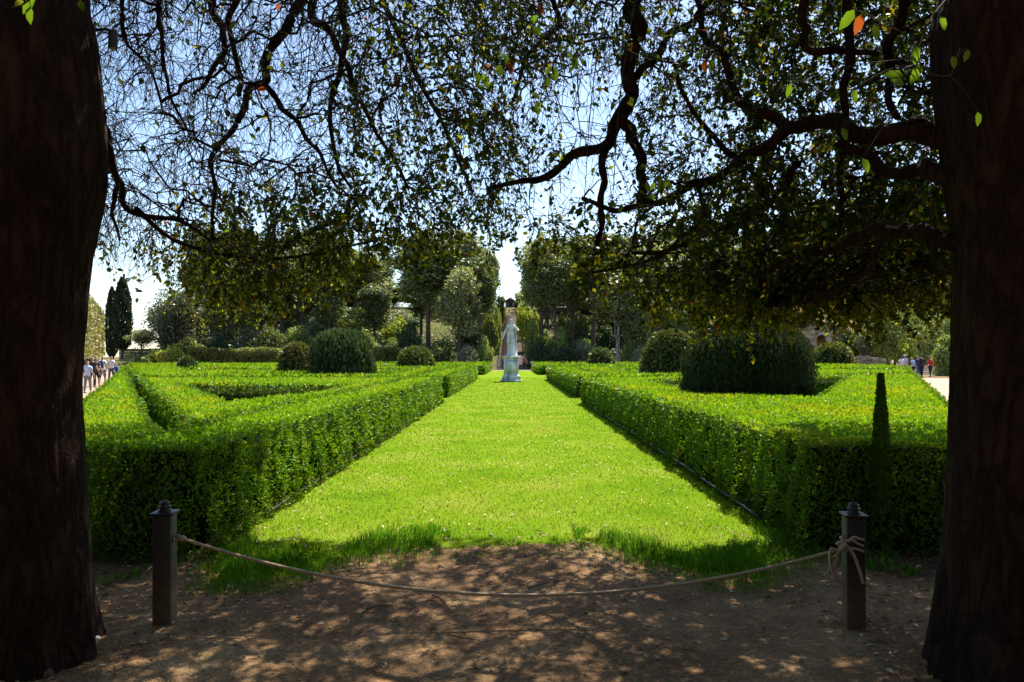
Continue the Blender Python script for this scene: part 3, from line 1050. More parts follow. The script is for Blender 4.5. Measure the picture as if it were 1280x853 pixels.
rail([(2.60, 7.55, .06), (2.61, 12, .10), (2.61, 20, .10), (2.61, 26.8, .10)], "low dark pipe rail along the foot of the right hedge")
rail([(-2.60, 7.6, .09), (-2.61, 14, .10), (-2.61, 20, .10), (-2.61, 26.8, .10)], "low dark pipe rail along the foot of the left hedge", .007)


# ------------------------------------------------------------------ small things on the ground
def stone(name, x, y, s, label, col, cat="stone"):
    bm = bmesh.new()
    bmesh.ops.create_icosphere(bm, subdivisions=3, radius=1)
    for v in bm.verts:
        p = v.co.copy()
        v.co = p * (1 + .35 * noise.noise(p * 1.3 + Vector((x, y, 0))) + .1 * noise.noise(p * 4))
        v.co.x *= s[0]; v.co.y *= s[1]; v.co.z *= s[2]
    me = bpy.data.meshes.new(name); bm.to_mesh(me); bm.free()
    for p in me.polygons: p.use_smooth = True
    o = link(name, me, mat=plain(name + "_mat", col, .9, 18, .4, bmp=.004), loc=(x, y, float(ground_z(x, y)) + s[2] * .35))
    tag(o, label, cat)


p = P(120, 791, 4.45); stone("stone", p[0], 4.45, (.025, .02, .014), "small white stone right beside the left trunk", (.6, .58, .54))
p = P(105, 828, 4.15); stone("stone", p[0], 4.12, (.065, .05, .035), "knobbly brown stone at the foot of the left trunk", (.22, .14, .08))
p = P(78, 840, 3.95); stone("stone", p[0] - .05, 3.9, (.028, .03, .03), "pointed brown stone against the left trunk base", (.10, .06, .04))


def stick(pts, r, label):
    b = np.array(pts[0]); rel = [np.array(p) - b for p in pts]
    o = link("fallen_twig", tube_mesh("fallen_twig", rel, [r, r * .8, r * .4], 6, 12), mat=M['twig'], loc=b)
    tag(o, label, "twig")


def gp(px, py, h=.012):
    d = F * EYE / (py - HY); q = P(px, py, d); q[2] = float(ground_z(q[0], q[1])) + h; return q


stick([gp(540, 744), gp(551, 752, .03), gp(562, 762)], .006, "short dark twig lying crosswise under the rope")
stick([gp(660, 738), gp(678, 733, .02), gp(694, 727)], .004, "thin twig on the earth beyond the rope")
stick([gp(452, 768), gp(470, 762, .03), gp(492, 758)], .005, "crooked twig on the dirt left of centre")
stick([gp(560, 795), gp(575, 801, .02), gp(600, 804)], .004, "slender twig on the sunlit dirt near the camera")


# ------------------------------------------------------------------ the two big oaks in front
def big_trunk(name, parent, spine, radii, seed):
    """spine: list of (x,y,z) relative to the tree base, radii same length"""
    nz, na = 190, 150
    z = np.linspace(0, 1, nz)
    sp = catmull(spine, nz)
    rr = np.interp(z, np.linspace(0, 1, len(radii)), radii)
    ker = np.ones(9) / 9
    rp = np.pad(rr, 4, mode='edge'); rr = np.convolve(rp, ker, 'valid')
    a = np.arange(na) / na * 2 * math.pi
    A, Z = np.meshgrid(a, sp[:, 2])
    butt = np.exp(-np.maximum(Z, 0) / .38)
    k = 1 + .035 * np.sin(A * 3 + seed + Z * .5) + .03 * np.sin(A * 5 + seed * 2 - Z * .8) + .02 * np.sin(A * 2 + Z * 1.7)
    k = k + butt * (.10 * np.sin(A * 5 + seed * 3) + .07 * np.sin(A * 8 + seed) + .03 * np.sin(A * 13 + 2)) + .0
    fi = .012 * np.sin(A * 34 + 5 * np.sin(Z * 2.1 + A * 3) + seed) * (.5 + .5 * np.sin(Z * 9 + A * 11)) + .006 * np.sin(A * 61 + 7 * np.sin(Z * 3.7))
    rad = rr[:, None] * (k + fi)
    V = np.stack([sp[:, 0][:, None] + np.cos(A) * rad, sp[:, 1][:, None] + np.sin(A) * rad, Z], -1).reshape(-1, 3)
    idx = np.arange(nz * na).reshape(nz, na); nx = np.roll(idx, -1, 1)
    f = np.stack([idx[:-1], nx[:-1], nx[1:], idx[1:]], -1).reshape(-1, 4)
    return link(name, mesh_np(name, V, f), parent, M['bark'])


LT = np.array([-3.0, 4.15, 0.0]); RT = np.array([2.86, 3.85, 0.0])
oakL = empty("holm_oak", tuple(LT)); oakR = empty("holm_oak", tuple(RT))
tag(oakL, "huge dark oak with thick trunk at the left edge, its twigs mostly bare", "oak tree", "great oaks framing the view")
tag(oakR, "huge dark oak with thick trunk at the right edge and dense leafy boughs", "oak tree", "great oaks framing the view")
big_trunk("trunk", oakL, [(.06, -.05, -.15), (.06, 0, .3), (.02, 0, .9), (-.02, 0, 1.6), (.02, 0, 2.3), (.09, 0, 2.8), (.06, 0, 3.5), (.0, 0, 4.2), (-.1, .1, 6.5)],
          [.50, .46, .455, .465, .49, .51, .49, .46, .36], 1.0)
big_trunk("trunk", oakR, [(-.08, -.1, -.15), (-.04, 0, .3), (.0, 0, .9), (.02, 0, 1.6), (.03, 0, 2.3), (.0, 0, 2.8), (-.03, 0, 3.5), (.05, 0, 4.2), (.1, .1, 6.5)],
          [.555, .51, .49, .48, .47, .50, .53, .5, .36], 2.6)

WPX = 2 * F


def limb(parent, base, pts, pxw, root=None):
    """pts: (px,py,depth) along the limb; pxw: thickness in px at the ends; returns world polyline + radii"""
    w = [P(*p) for p in pts]
    rads = [max(.006, pw / F * p[2] / 2) for pw, p in zip(np.linspace(pxw[0], pxw[1], len(pts)), pts)]
    if root is not None:
        w = [np.array(r) for r in root] + w
        rads = [rads[0] * 1.25] * len(root) + rads
    n = 14 * len(w)
    path = catmull(w, n)
    r = np.interp(np.linspace(0, 1, n), np.linspace(0, 1, len(rads)), rads)
    j = np.arange(n)
    path = path + .5 * r[:, None] * np.stack([np.sin(j * .31 + w[0][0]), np.cos(j * .27), np.sin(j * .23 + 1)], 1)
    v, f = tubes((path - base)[None], (r * (1 + .07 * np.sin(j * .8)) * .92)[None], 9)
    tag(link("branch", mesh_np("branch", v, f), parent, M['bark']))
    return path, r


def hi(T, dx=0, dz=0): return [T + np.array([0, .2, 5.0 + dz]), T + np.array([dx * .5, .8, 5.6 + dz])]


LIMBS_L = [
    ([(255, -60, 5.6), (270, 20, 5.6), (281, 45, 5.6), (274, 78, 5.6), (250, 110, 5.6)], (13, 5), hi(LT, 1.2)),
    ([(385, -50, 6.2), (365, 20, 6.2), (338, 66, 6.1), (328, 103, 6.0), (306, 122, 6.0), (299, 155, 5.9), (268, 188, 5.9), (267, 240, 5.9), (266, 300, 5.9)], (15, 4), hi(LT, 2.4)),
    ([(328, 103, 6.0), (350, 130, 6.1), (375, 160, 6.2), (397, 190, 6.3), (420, 232, 6.4)], (9, 4), None),
    ([(392, -40, 6.6), (392, 20, 6.6), (420, 52, 6.6), (436, 90, 6.7), (452, 130, 6.8), (484, 187, 6.8), (512, 236, 6.9)], (12, 4), hi(LT, 3)),
    ([(432, -50, 6.9), (430, 20, 6.9), (430, 72, 6.9), (416, 117, 6.9), (417, 190, 6.8), (440, 238, 6.8)], (12, 4), hi(LT, 3.4)),
    ([(50, 100, 4.2), (112, 128, 4.6), (130, 165, 4.9), (148, 225, 5.2), (162, 262, 5.4), (225, 277, 5.7), (262, 300, 5.9)], (15, 4), None),
    ([(150, 230, 5.2), (140, 262, 5.2), (150, 300, 5.4)], (8, 3), None),
    ([(300, -40, 5.9), (285, 30, 5.9), (298, 80, 6.0), (300, 122, 6.0)], (9, 6), hi(LT, 1.6)),
    ([(196, -40, 5.2), (200, 30, 5.3), (205, 75, 5.4), (212, 117, 5.4), (235, 165, 5.6)], (8, 3), hi(LT, .8)),
    ([(150, -30, 4.9), (155, 40, 5.0), (160, 55, 5.1), (190, 90, 5.2), (203, 140, 5.3)], (6, 3), hi(LT, .5)),
    ([(500, -60, 6.6), (480, 0, 6.8), (520, 90, 7.0), (560, 170, 7.2), (590, 240, 7.3)], (9, 4), hi(LT, 3.8)),
    ([(170, 262, 5.4), (220, 300, 6.0), (300, 322, 6.6), (390, 318, 7.0), (470, 300, 7.3)], (7, 3), None),
    ([(460, 235, 6.8), (430, 270, 7.0), (370, 300, 7.1), (310, 330, 7.2)], (5, 3), None),
]
LIMBS_R = [
    ([(806, -70, 5.2), (796, 0, 5.3), (791, 60, 5.3), (786, 118, 5.4), (766, 169, 5.5), (723, 194, 5.7), (681, 220, 5.9), (650, 228, 6.0), (612, 234, 6.2)], (27, 5), [RT + np.array([-.1, .3, 5.2]), RT + np.array([-.9, .8, 5.4])]),
    ([(779, 138, 5.42), (782, 152, 5.45), (792, 175, 5.5), (803, 210, 5.5), (801, 242, 5.5), (812, 256, 5.5)], (17, 11), None),
    ([(756, 178, 5.5), (754, 215, 5.5), (752, 262, 5.6), (748, 310, 5.7)], (12, 7), None),
    ([(790, 100, 5.4), (815, 75, 5.4), (842, 42, 5.4), (880, 12, 5.3), (930, -40, 5.2)], (11, 9), None),
    ([(1270, 176, 3.88), (1190, 168, 3.95), (1140, 165, 4.1), (1062, 160, 4.3), (1000, 155, 4.5), (948, 144, 4.7)], (38, 14), None),
    ([(1010, 155, 4.5), (962, 176, 4.6), (925, 205, 4.8), (878, 226, 5.1), (850, 240, 5.3), (812, 256, 5.5), (770, 262, 5.7), (730, 250, 5.9)], (17, 6), None),
    ([(1014, -50, 4.7), (1006, 20, 4.7), (1006, 50, 4.7), (1030, 66, 4.6), (1060, 62, 4.6), (1100, 70, 4.5)], (13, 8), hi(RT, -1, -.3)),
    ([(1270, 318, 3.88), (1192, 300, 3.95), (1150, 292, 4.2), (1110, 285, 4.5), (1070, 300, 4.8), (1010, 320, 5.2), (940, 345, 5.7)], (26, 6), None),
    ([(1270, 222, 3.86), (1188, 215, 3.9), (1150, 212, 4.2), (1098, 208, 4.5), (1050, 175, 4.6)], (30, 10), None),
    ([(996, 206, 4.8), (982, 228, 5.0), (945, 262, 5.3), (890, 290, 5.6), (836, 312, 5.9), (790, 318, 6.2)], (11, 5), None),
    ([(1062, -40, 4.6), (1060, 70, 4.6), (1055, 140, 4.7), (1052, 230, 4.9), (1050, 300, 5.1)], (14, 6), None),
    ([(948, 144, 4.7), (920, 120, 4.9), (905, 70, 5.0), (880, 40, 5.1), (866, -20, 5.2)], (11, 8), None),
    ([(1150, -40, 4.3), (1120, 30, 4.5), (1110, 90, 4.6), (1120, 150, 4.5)], (16, 9), None),
    ([(700, -70, 6.0), (690, 0, 6.1), (700, 30, 6.1), (660, 70, 6.4), (640, 130, 6.6)], (9, 4), [RT + np.array([-.3, .5, 6.0])]),
    ([(930, 205, 4.9), (900, 180, 5.0), (860, 130, 5.1), (846, 90, 5.2)], (9, 5), None),
    ([(870, 228, 5.1), (880, 268, 5.4), (850, 300, 5.7), (800, 330, 6.2), (740, 340, 6.6)], (7, 4), None),
    ([(1110, 290, 4.5), (1080, 340, 5.0), (1020, 372, 5.5), (960, 385, 6.0)], (9, 4), None),
]
nodesL, nodesR = [], []
for pts, w, root in LIMBS_L:
    path, r = limb(oakL, LT, pts, w, root); nodesL.append(path[len(path) // 4:])
for pts, w, root in LIMBS_R:
    path, r = limb(oakR, RT, pts, w, root); nodesR.append(path[len(path) // 5:])


def fringe(px):
    return np.interp(px, [100, 120, 170, 200, 240, 330, 400, 470, 520, 580, 640, 690, 740, 800, 850, 900, 1190, 1400],
                     [330, 335, 352, 362, 385, 402, 378, 350, 330, 322, 305, 322, 362, 392, 410, 412, 408, 410])


def shade_ok(x, y, z):
    """where the shadow of a leaf lands: the lawn is open beyond the forecourt, the sides stay shaded"""
    gx = x - .274 * z; gy = y - .616 * z
    return gy < 6.75 + 1.5 * smooth(2.3, 3.3, np.abs(gx)) + .35 * fbm(gx, gy, 1.3, 4)


def sample_canopy(n, x0, x1, weight, dmin=4.6, dmax=10.0, top=-90):
    """targets of twigs in the crown's volume; everything satisfies the shade line of the lawn"""
    out = []
    while sum(len(o) for o in out) < n:
        m = n * 3
        px = rng.uniform(x0, x1, m); py = rng.uniform(top, 420, m)
        lim = fringe(px) + rng.normal(-2, 7, m)
        d = rng.uniform(dmin, dmax, m)
        d = np.where(py > lim - 110, np.maximum(d, 5.9 + 1.5 * rng.uniform(size=m)), d)
        z = EYE + (HY - py) / F * d
        k = (py < lim) & (rng.uniform(size=m) < weight(px, py)) & shade_ok((px - CX) / F * d, d, z)
        out.append(np.stack([(px[k] - CX) / F * d[k], d[k], z[k], px[k], py[k]], 1))
    return np.concatenate(out)[:n]


def grow(nodes, targets, K, wob, droop, seed):
    kd = KDTree(len(nodes))
    for i, p in enumerate(nodes): kd.insert(p, i)
    kd.balance()
    paths = []
    rr = np.random.default_rng(seed)
    for t in targets:
        # twigs spring from the wood above them and hang
        c = kd.find_n(Vector(t[:3]), 14)
        co = min(c, key=lambda q: q[2] - .75 * (q[0].z - t[2]) + .05 * rr.uniform())
        co = np.array(co[0])
        paths.append((co, t[:3]))
    A = np.array([p[0] for p in paths]); B = np.array([p[1] for p in paths])
    t = np.linspace(0, 1, K)[None, :, None]
    L = np.linalg.norm(B - A, axis=1)[:, None, None]
    path = A[:, None] * (1 - t) + B[:, None] * t
    side = rand_dirs(len(A))[:, None] * L * .16
    path = path + side * np.sin(math.pi * t)
    path[..., 2] += (droop * L[..., 0] * np.sin(math.pi * t[..., 0]))
    w = rr.normal(size=(len(A), K, 3)) * L * wob
    w[:, 0] = 0; w = w * np.sin(math.pi * t * .9)
    return path + w, L[:, 0, 0]


def build_crown(parent, base, nodes, x0, x1, n1, n2, n3, wT, wL, seed, nleaf_top=300):
    P0 = np.concatenate(nodes)
    T1 = sample_canopy(n1 * 2, x0, x1, wT)
    T1 = T1[T1[:, 4] < fringe(T1[:, 3]) - 60][:n1]
    p1, L1 = grow(P0, T1, 16, .030, .10, seed)
    for q, L in zip(p1, L1):
        v, f = tubes((q - base)[None], (np.linspace(.013, .005, 16) * (1 + .05 * rng.normal(size=16)))[None], 6)
        link("branch", mesh_np("branch", v, f), parent, M['bark'])
    nd1 = np.concatenate([P0, p1[:, 3:].reshape(-1, 3)])
    T2 = sample_canopy(n2, x0, x1, wT)
    p2, L2 = grow(nd1, T2, 10, .028, .14, seed + 1)
    nd2 = np.concatenate([nd1, p2[:, 2:].reshape(-1, 3)])
    T3 = sample_canopy(n3, x0, x1, wT)
    p3, L3 = grow(nd2, T3, 5, .035, .16, seed + 2)
    # side shoots off the finest twigs
    n3 = int(n3 * .7)
    i = rng.integers(0, len(p3), n3)
    a = p3[i, rng.integers(1, 5, n3)]
    pd = unit(p3[i, -1] - p3[i, 0])
    d = pd * .9 + rand_dirs(n3) * .7 + np.array([0, 0, -.35])
    Ls = rng.uniform(.10, .34, n3)[:, None]
    b = a + unit(d) * Ls
    m = (a + b) / 2 + rng.normal(0, .02, (n3, 3))
    p4 = np.stack([a, m, b + np.array([0, 0, -.03])], 1)
    V2, f2 = tubes(p2 - base, np.tile(np.linspace(.0062, .0028, 10), (len(p2), 1)), 4)
    V3, f3 = tubes(p3 - base, np.tile(np.linspace(.0038, .0017, 5), (len(p3), 1)), 3)
    V4, f4 = tubes(p4 - base, np.tile(np.linspace(.0026, .0013, 3), (len(p4), 1)), 3)
    V, f, _, _ = join_parts([(V2, f2, None, 0), (V3, f3, None, 0), (V4, f4, None, 0)])
    tag(link("twigs", mesh_np("twigs", V, f), parent, M['twig']), kind='stuff')
    # leaves along p3 and p4
    pos, dr = [], []
    for pp, K in ((p3, 5), (p4, 3)):
        end = pp[:, -1]
        px = CX + F * end[:, 0] / end[:, 1]; py = HY - F * (end[:, 2] - EYE) / end[:, 1]
        lam = wL(px, py)
        cl = fbm(end[:, 0] * 1.0 + 3 * end[:, 1], end[:, 2] + end[:, 1], 2.6, seed)
        cnt = rng.poisson(lam * (.25 + 1.6 * smooth(-.5, .5, cl)))
        j = np.repeat(np.arange(len(pp)), cnt)
        t = rng.uniform(.3, 1.0, len(j)) * (K - 1)
        k0 = np.minimum(t.astype(int), K - 2); fr = (t - k0)[:, None]
        pos.append(pp[j, k0] * (1 - fr) + pp[j, k0 + 1] * fr)
        dr.append(unit(pp[j, k0 + 1] - pp[j, k0]))
    pos = np.concatenate(pos); dr = np.concatenate(dr); n = len(pos)
    d = dr * .5 + rand_dirs(n) * .9 + np.array([0, 0, -.15])
    nr = rand_dirs(n) + np.array([0, 0, .9])
    L = rng.uniform(.034, .07, n)
    px = CX + F * pos[:, 0] / pos[:, 1]; py = HY - F * (pos[:, 2] - EYE) / pos[:, 1]
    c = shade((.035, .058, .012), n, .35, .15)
    edge = smooth(110, 0, fringe(px) - py) * .45 + .16  # yellower towards the fringe, its backlight put into the leaf colour
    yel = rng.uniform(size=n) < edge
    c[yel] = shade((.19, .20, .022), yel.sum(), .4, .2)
    red = rng.uniform(size=n) < .01
    c[red] = shade((.2, .06, .03), red.sum(), .3)
    W = L * rng.uniform(.42, .6, n)
    nearer = (pos[:, 1] < 7.0) & (rng.uniform(size=n) < .75)
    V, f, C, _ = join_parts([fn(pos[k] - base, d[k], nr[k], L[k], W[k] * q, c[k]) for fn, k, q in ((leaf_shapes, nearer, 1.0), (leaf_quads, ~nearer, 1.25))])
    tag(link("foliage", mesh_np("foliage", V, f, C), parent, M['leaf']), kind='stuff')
    return np.concatenate([nd2, p3[:, 3:].reshape(-1, 3)]), len(pos)


def wT_L(px, py):
    w = np.full(len(px), .85)
    return w * smooth(690, 590, px)


def wL_L(px, py):
    l = np.full(len(px), .18)
    l = l + 3.6 * smooth(215, 310, py + (px - 300) * .30) + 4.0 * smooth(275, 320, py) * smooth(150, 330, px)
    l = np.where((px > 400) & (py < 300), np.maximum(l, 2.5 * smooth(395, 480, px)), l)
    l = np.where(px < 200, l * .45, l)
    return np.maximum(l, .05)


def wT_R(px, py):
    w = np.full(len(px), .75)
    w = np.where((px < 790) & (py > 100) & (py < 300), .35, w)
    w = np.where((px > 850) & (py > 230), 1.0, w)
    return w * smooth(560, 660, px)


def wL_R(px, py):
    l = np.full(len(px), 2.2)
    l = np.where((px < 780) & (py < 280) & (py > 90), .55, l)
    l = np.where((px < 700) & (py < 300), 2.4, l)
    l = l + 5.0 * smooth(235, 310, py + (px - 850) * .12) + 6.0 * smooth(800, 900, px) * smooth(220, 290, py)
    l = np.where((px > 900) & (py < 260), 6.0, l)
    l = np.where((px > 940) & (py > 230), l + 3, l)
    return np.maximum(l, .1)


ndsL, nl = build_crown(oakL, LT, nodesL, 60, 690, 100, 1100, 6400, wT_L, wL_L, 11)
ndsR, nr_ = build_crown(oakR, RT, nodesR, 560, 1330, 100, 1100, 8000, wT_R, wL_R, 23)


def shared_leaf(name, L, W, col):
    v = leaf_shapes(np.zeros((1, 3)), np.array([[0, 1., 0]]), np.array([[0, 0, 1.]]), L, W, np.array([col]))
    V, f, C, _ = join_parts([v])
    me = mesh_np(name, V, f, C); me.materials.append(M['leaf'])
    return me


leafm = [shared_leaf("leaf", .055, .030, (.05, .09, .015)), shared_leaf("leaf", .065, .032, (.09, .17, .02)), shared_leaf("leaf", .05, .028, (.17, .19, .03)),
         shared_leaf("leaf", .06, .032, (.24, .06, .03)), shared_leaf("leaf", .06, .034, (.03, .055, .012))]


def single_leaves(parent, base, nodes, n, x0, x1, y0=-20, y1=415):
    """the nearest leaves, which show largest, each an object of its own"""
    px = CX + F * nodes[:, 0] / nodes[:, 1]; py = HY - F * (nodes[:, 2] - EYE) / nodes[:, 1]
    k = np.where((px > x0) & (px < x1) & (py > y0) & (py < y1) & (nodes[:, 1] < 6.4))[0]
    j = rng.choice(k, n, replace=False)
    for i in j:
        m = leafm[int(rng.choice(5, p=[.34, .2, .2, .05, .21]))]
        o = bpy.data.objects.new("leaf", m)
        o.location = nodes[i] - base
        o.rotation_euler = (rng.uniform(-1.2, .6), rng.uniform(-.9, .9), rng.uniform(0, 6.28))
        s = rng.uniform(.9, 1.25); o.scale = (s, s, s)
        COL.objects.link(o); o.parent = parent


single_leaves(oakL, LT, ndsL, 240, 240, 640)
single_leaves(oakR, RT, ndsR, 270, 640, 1190)


def near_sprig(parent, base, pts, leaves, green):
    """a spray of big lit leaves hanging close to the camera"""
    w = [P(*p) for p in pts]
    link("twig", tube_mesh("twig", [a - base for a in w], [.004, .002], 5, 20), parent, M['twig'])
    for (px, py, d, ang, L, ci) in leaves:
        me = leafm[ci]
        o = bpy.data.objects.new("leaf", me)
        q = P(px, py, d) - base
        o.location = q
        near = min((a - base for a in catmull(w, 30)), key=lambda a: np.linalg.norm(a - q))
        if np.linalg.norm(near - q) > .01:
            mid = (near + q) / 2 + (0, 0, .02)
            link("twig", tube_mesh("twig", [near, mid, q], [.0022, .0012], 4, 7), parent, M['twig'])
        o.rotation_euler = (R(62), R(ang), R(20))
        o.rotation_euler = (Matrix.Rotation(R(ang), 3, 'Y') @ Matrix.Rotation(R(78), 3, 'X')).to_euler()
        s = L / .058; o.scale = (s, s, s)
        COL.objects.link(o); o.parent = parent


near_sprig(oakR, RT, [(1200, -20, 2.9), (1160, 30, 2.8), (1150, 80, 2.8), (1186, 95, 2.8), (1200, 60, 2.9)],
           [(1150, 80, 2.7, 200, .07, 1), (1112, 100, 2.6, 100, .06, 1), (1130, 95, 2.6, -80, .066, 1), (1143, 55, 2.7, 170, .07, 1), (1175, 20, 2.8, 150, .055, 1),
            (1068, 12, 2.6, 215, .075, 1), (1076, 18, 2.6, 190, .07, 3), (1190, 70, 2.8, 160, .06, 2), (1210, 62, 2.8, 190, .055, 2), (1222, 140, 2.8, 170, .05, 1),
            (1078, 198, 2.9, 150, .06, 1), (1052, 160, 2.8, 150, .05, 1), (1066, 112, 2.8, 160, .05, 1), (1092, 30, 2.7, 160, .06, 4), (988, 105, 2.9, 190, .05, 1)], 1)
near_sprig(oakL, LT, [(60, -40, 2.3), (45, -10, 2.3), (30, 5, 2.3), (15, 10, 2.3)],
           [(44, 0, 2.3, 235, .06, 1), (38, 8, 2.3, 190, .05, 1), (30, 2, 2.3, 255, .05, 2), (100, 0, 2.4, 170, .04, 4)], 1)
for px, py, d, s in [(690, 90, 3.2, 1), (600, 100, 3.4, 2), (612, 92, 3.4, 1), (885, 70, 3.3, 1), (665, 20, 3.3, 2), (720, 72, 3.5, 1), (640, 80, 3.5, 1), (675, 130, 3.5, 0), (730, 255, 3.8, 1), (765, 260, 3.8, 0), (822, 225, 3.6, 1)]:
    lv = []
    for k in range(rng.integers(4, 8)):
        lv.append((px + rng.normal(0, 9), py + rng.normal(0, 7), d + rng.normal(0, .05), rng.uniform(120, 240), rng.uniform(.035, .055), int(rng.choice([0, 4, 4, 1, 3], p=[.3, .3, .2, .15, .05]))))
    near_sprig(oakR if px > 640 else oakL, RT if px > 640 else LT, [(px + 40, -60, d + .3), (px + 12, py * .4, d), (px, py, d)], lv, 0)


def overhead(parent, base, x0, x1, n, seed):
    """the crown above and behind the picture, which shades the forecourt"""
    m = n
    cc = np.stack([rng.uniform(x0, x1, 460), rng.uniform(-11, 12, 460), rng.uniform(4.4, 9.0, 460)], 1)
    back = rng.uniform(size=460) < .25
    cc[back] = np.stack([rng.uniform(x0, x1, 460), rng.uniform(-13, -9, 460), rng.uniform(.3, 6, 460)], 1)[back]  # low clumps added behind the camera to block light from the rear
    far = rng.uniform(size=460) < .22
    cc[far] = np.stack([rng.uniform(x0, x1, 460) * .8, rng.uniform(8, 14, 460), rng.uniform(6, 10.5, 460)], 1)[far]
    if x0 < -1:   # unseen leaf clumps added to keep the sun off the left trunk
        t_ = rng.uniform(2.4, 5.5, 16)[:, None]
        cc[:16] = np.array([-2.6, 3.8, 3.6]) + t_ * np.array([.227, .511, .829]) + rng.normal(0, .35, (16, 3))
    j = rng.integers(0, 460, m)
    pos = cc[j] + rng.normal(0, .42, (m, 3))
    z, y = pos[:, 2], pos[:, 1]
    py = HY - F * (z - EYE) / np.maximum(y, .1)
    px = CX + F * pos[:, 0] / np.maximum(y, .1)
    k = ((y < 1.0) | (py < -25) | ((np.abs(px - CX) > 700) & (z > 2.4))) & shade_ok(pos[:, 0], y, z) & ((z > 3.2) | (y < -7) | (np.abs(px - CX) > 700)) & (z > .05)
    pos = pos[k]; m = len(pos)
    L = np.where(pos[:, 1] < -1.0, .30, rng.uniform(.10, .18, m))
    c = shade((.05, .08, .015), m, .35)
    V, f, C, _ = join_parts([leaf_quads(pos - base, rand_dirs(m), rand_dirs(m) + np.array([0, 0, 1.2]), L, L * .6, c)])
    tag(link("foliage", mesh_np("foliage", V, f, C), parent, M['leaf']), kind='stuff')


overhead(oakL, LT, -11, .3, 52000, 1)
overhead(oakR, RT, -.3, 12, 52000, 2)


def rear_light_blocker():
    # unseen clipped wall, added behind the viewer to keep the front shade dark
    n = 16000
    x = rng.uniform(-24, 24, n); z = rng.uniform(0, 9.5, n); y = np.full(n, -9.5) + rng.uniform(-.2, .3, n)
    lf = leaf_quads(np.stack([x, y, z], 1), rand_dirs(n) + np.array([0, .3, .3]), rand_dirs(n) + np.array([0, 1, .4]), .26, .15, shade((.05, .075, .02), n, .35))
    bx = box_np(-24, 24, -11.5, -9.65, 0, 9.4)
    V, f, C, mi = join_parts([lf, (bx[0], bx[1], None, 1)])
    o = link("tall_hedge", mesh_np("tall_hedge", V, f, C, matidx=mi), mat=[M['wood_leaf'], M['hedge_core']])
    tag(o, "unseen clipped evergreen wall added behind the viewpoint to block sky light", "hedge")


rear_light_blocker()


# spotlight strapped to the left trunk
def spotlight():
    q = P(141, 47, 4.1)
    o = empty("spotlight", tuple(q))
    link("housing", tube_mesh("housing", [(0, 0, .035), (0, 0, .03), (0, 0, -.055), (0, 0, -.06)], [.021, .024, .024, .022], 16, 12), o, M['iron'])
    link("lens", tube_mesh("lens", [(0, 0, -.0605), (0, 0, -.064)], .018, 14), o, plain("lens_glass", (.25, .25, .12), .2))
    link("bracket", tube_mesh("bracket", [(0, 0, .03), (-.03, 0, .045), (-.07, .01, .05), (-.13, .03, .055)], .008, 6, 12), o, M['iron'])
    link("strap", tube_mesh("strap", [(-.10, .0, .09), (-.105, 0, .05), (-.10, 0, .01)], .007, 5, 6), o, M['iron'])
    tag(o, "small black cylindrical spotlight mounted high on the left trunk", "spotlight")


spotlight()


# ------------------------------------------------------------------ people (and the statue)
def skin_body(name, joints, bones, sub=1):
    """joints: {name: (x,y,z,r)}; one continuous skinned surface"""
    me = bpy.data.meshes.new(name)
    names = list(joints)
    me.from_pydata([joints[k][:3] for k in names], [(names.index(a), names.index(b)) for a, b in bones], [])
    o = bpy.data.objects.new(name, me)
    COL.objects.link(o)
    mod = o.modifiers.new("skin", 'SKIN')
    sv = me.skin_vertices[0].data
    for i, k in enumerate(names):
        r = joints[k][3]
        sv[i].radius = r if isinstance(r, tuple) else (r, r)
        sv[i].use_root = (k in ('pelvis', 'waist', 'hipc'))
    mod.use_smooth_shade = True
    ss = o.modifiers.new("sub", 'SUBSURF'); ss.levels = sub; ss.render_levels = sub
    dg = bpy.context.evaluated_depsgraph_get()
    out = bpy.data.meshes.new_from_object(o.evaluated_get(dg))
    bpy.data.objects.remove(o); bpy.data.meshes.remove(me)
    out.name = name
    return out


def add_tubes_to(me, paths, radii, sides=5):
    bm = bmesh.new(); bm.from_mesh(me)
    v, f = tubes(np.array(paths), np.array(radii), sides)
    vs = [bm.verts.new(p) for p in v]
    for q in f[0]: 
        try: bm.faces.new([vs[i] for i in q]).smooth = True
        except ValueError: pass
    bm.to_mesh(me); bm.free()


CLOTH = {}
def cloth(col):
    k = tuple(col)
    if k not in CLOTH: CLOTH[k] = plain("cloth", col, .85, 14, .12)
    return CLOTH[k]


SKIN = plain("skin", (.52, .31, .22), .6, 8, .08)
HAIRS = {'dark': plain("dark_hair", (.03, .02, .015), .6, 30, .3), 'brown': plain("brown_hair", (.12, .07, .04), .6, 30, .3), 'grey': plain("grey_hair", (.4, .38, .36), .6, 30, .2)}


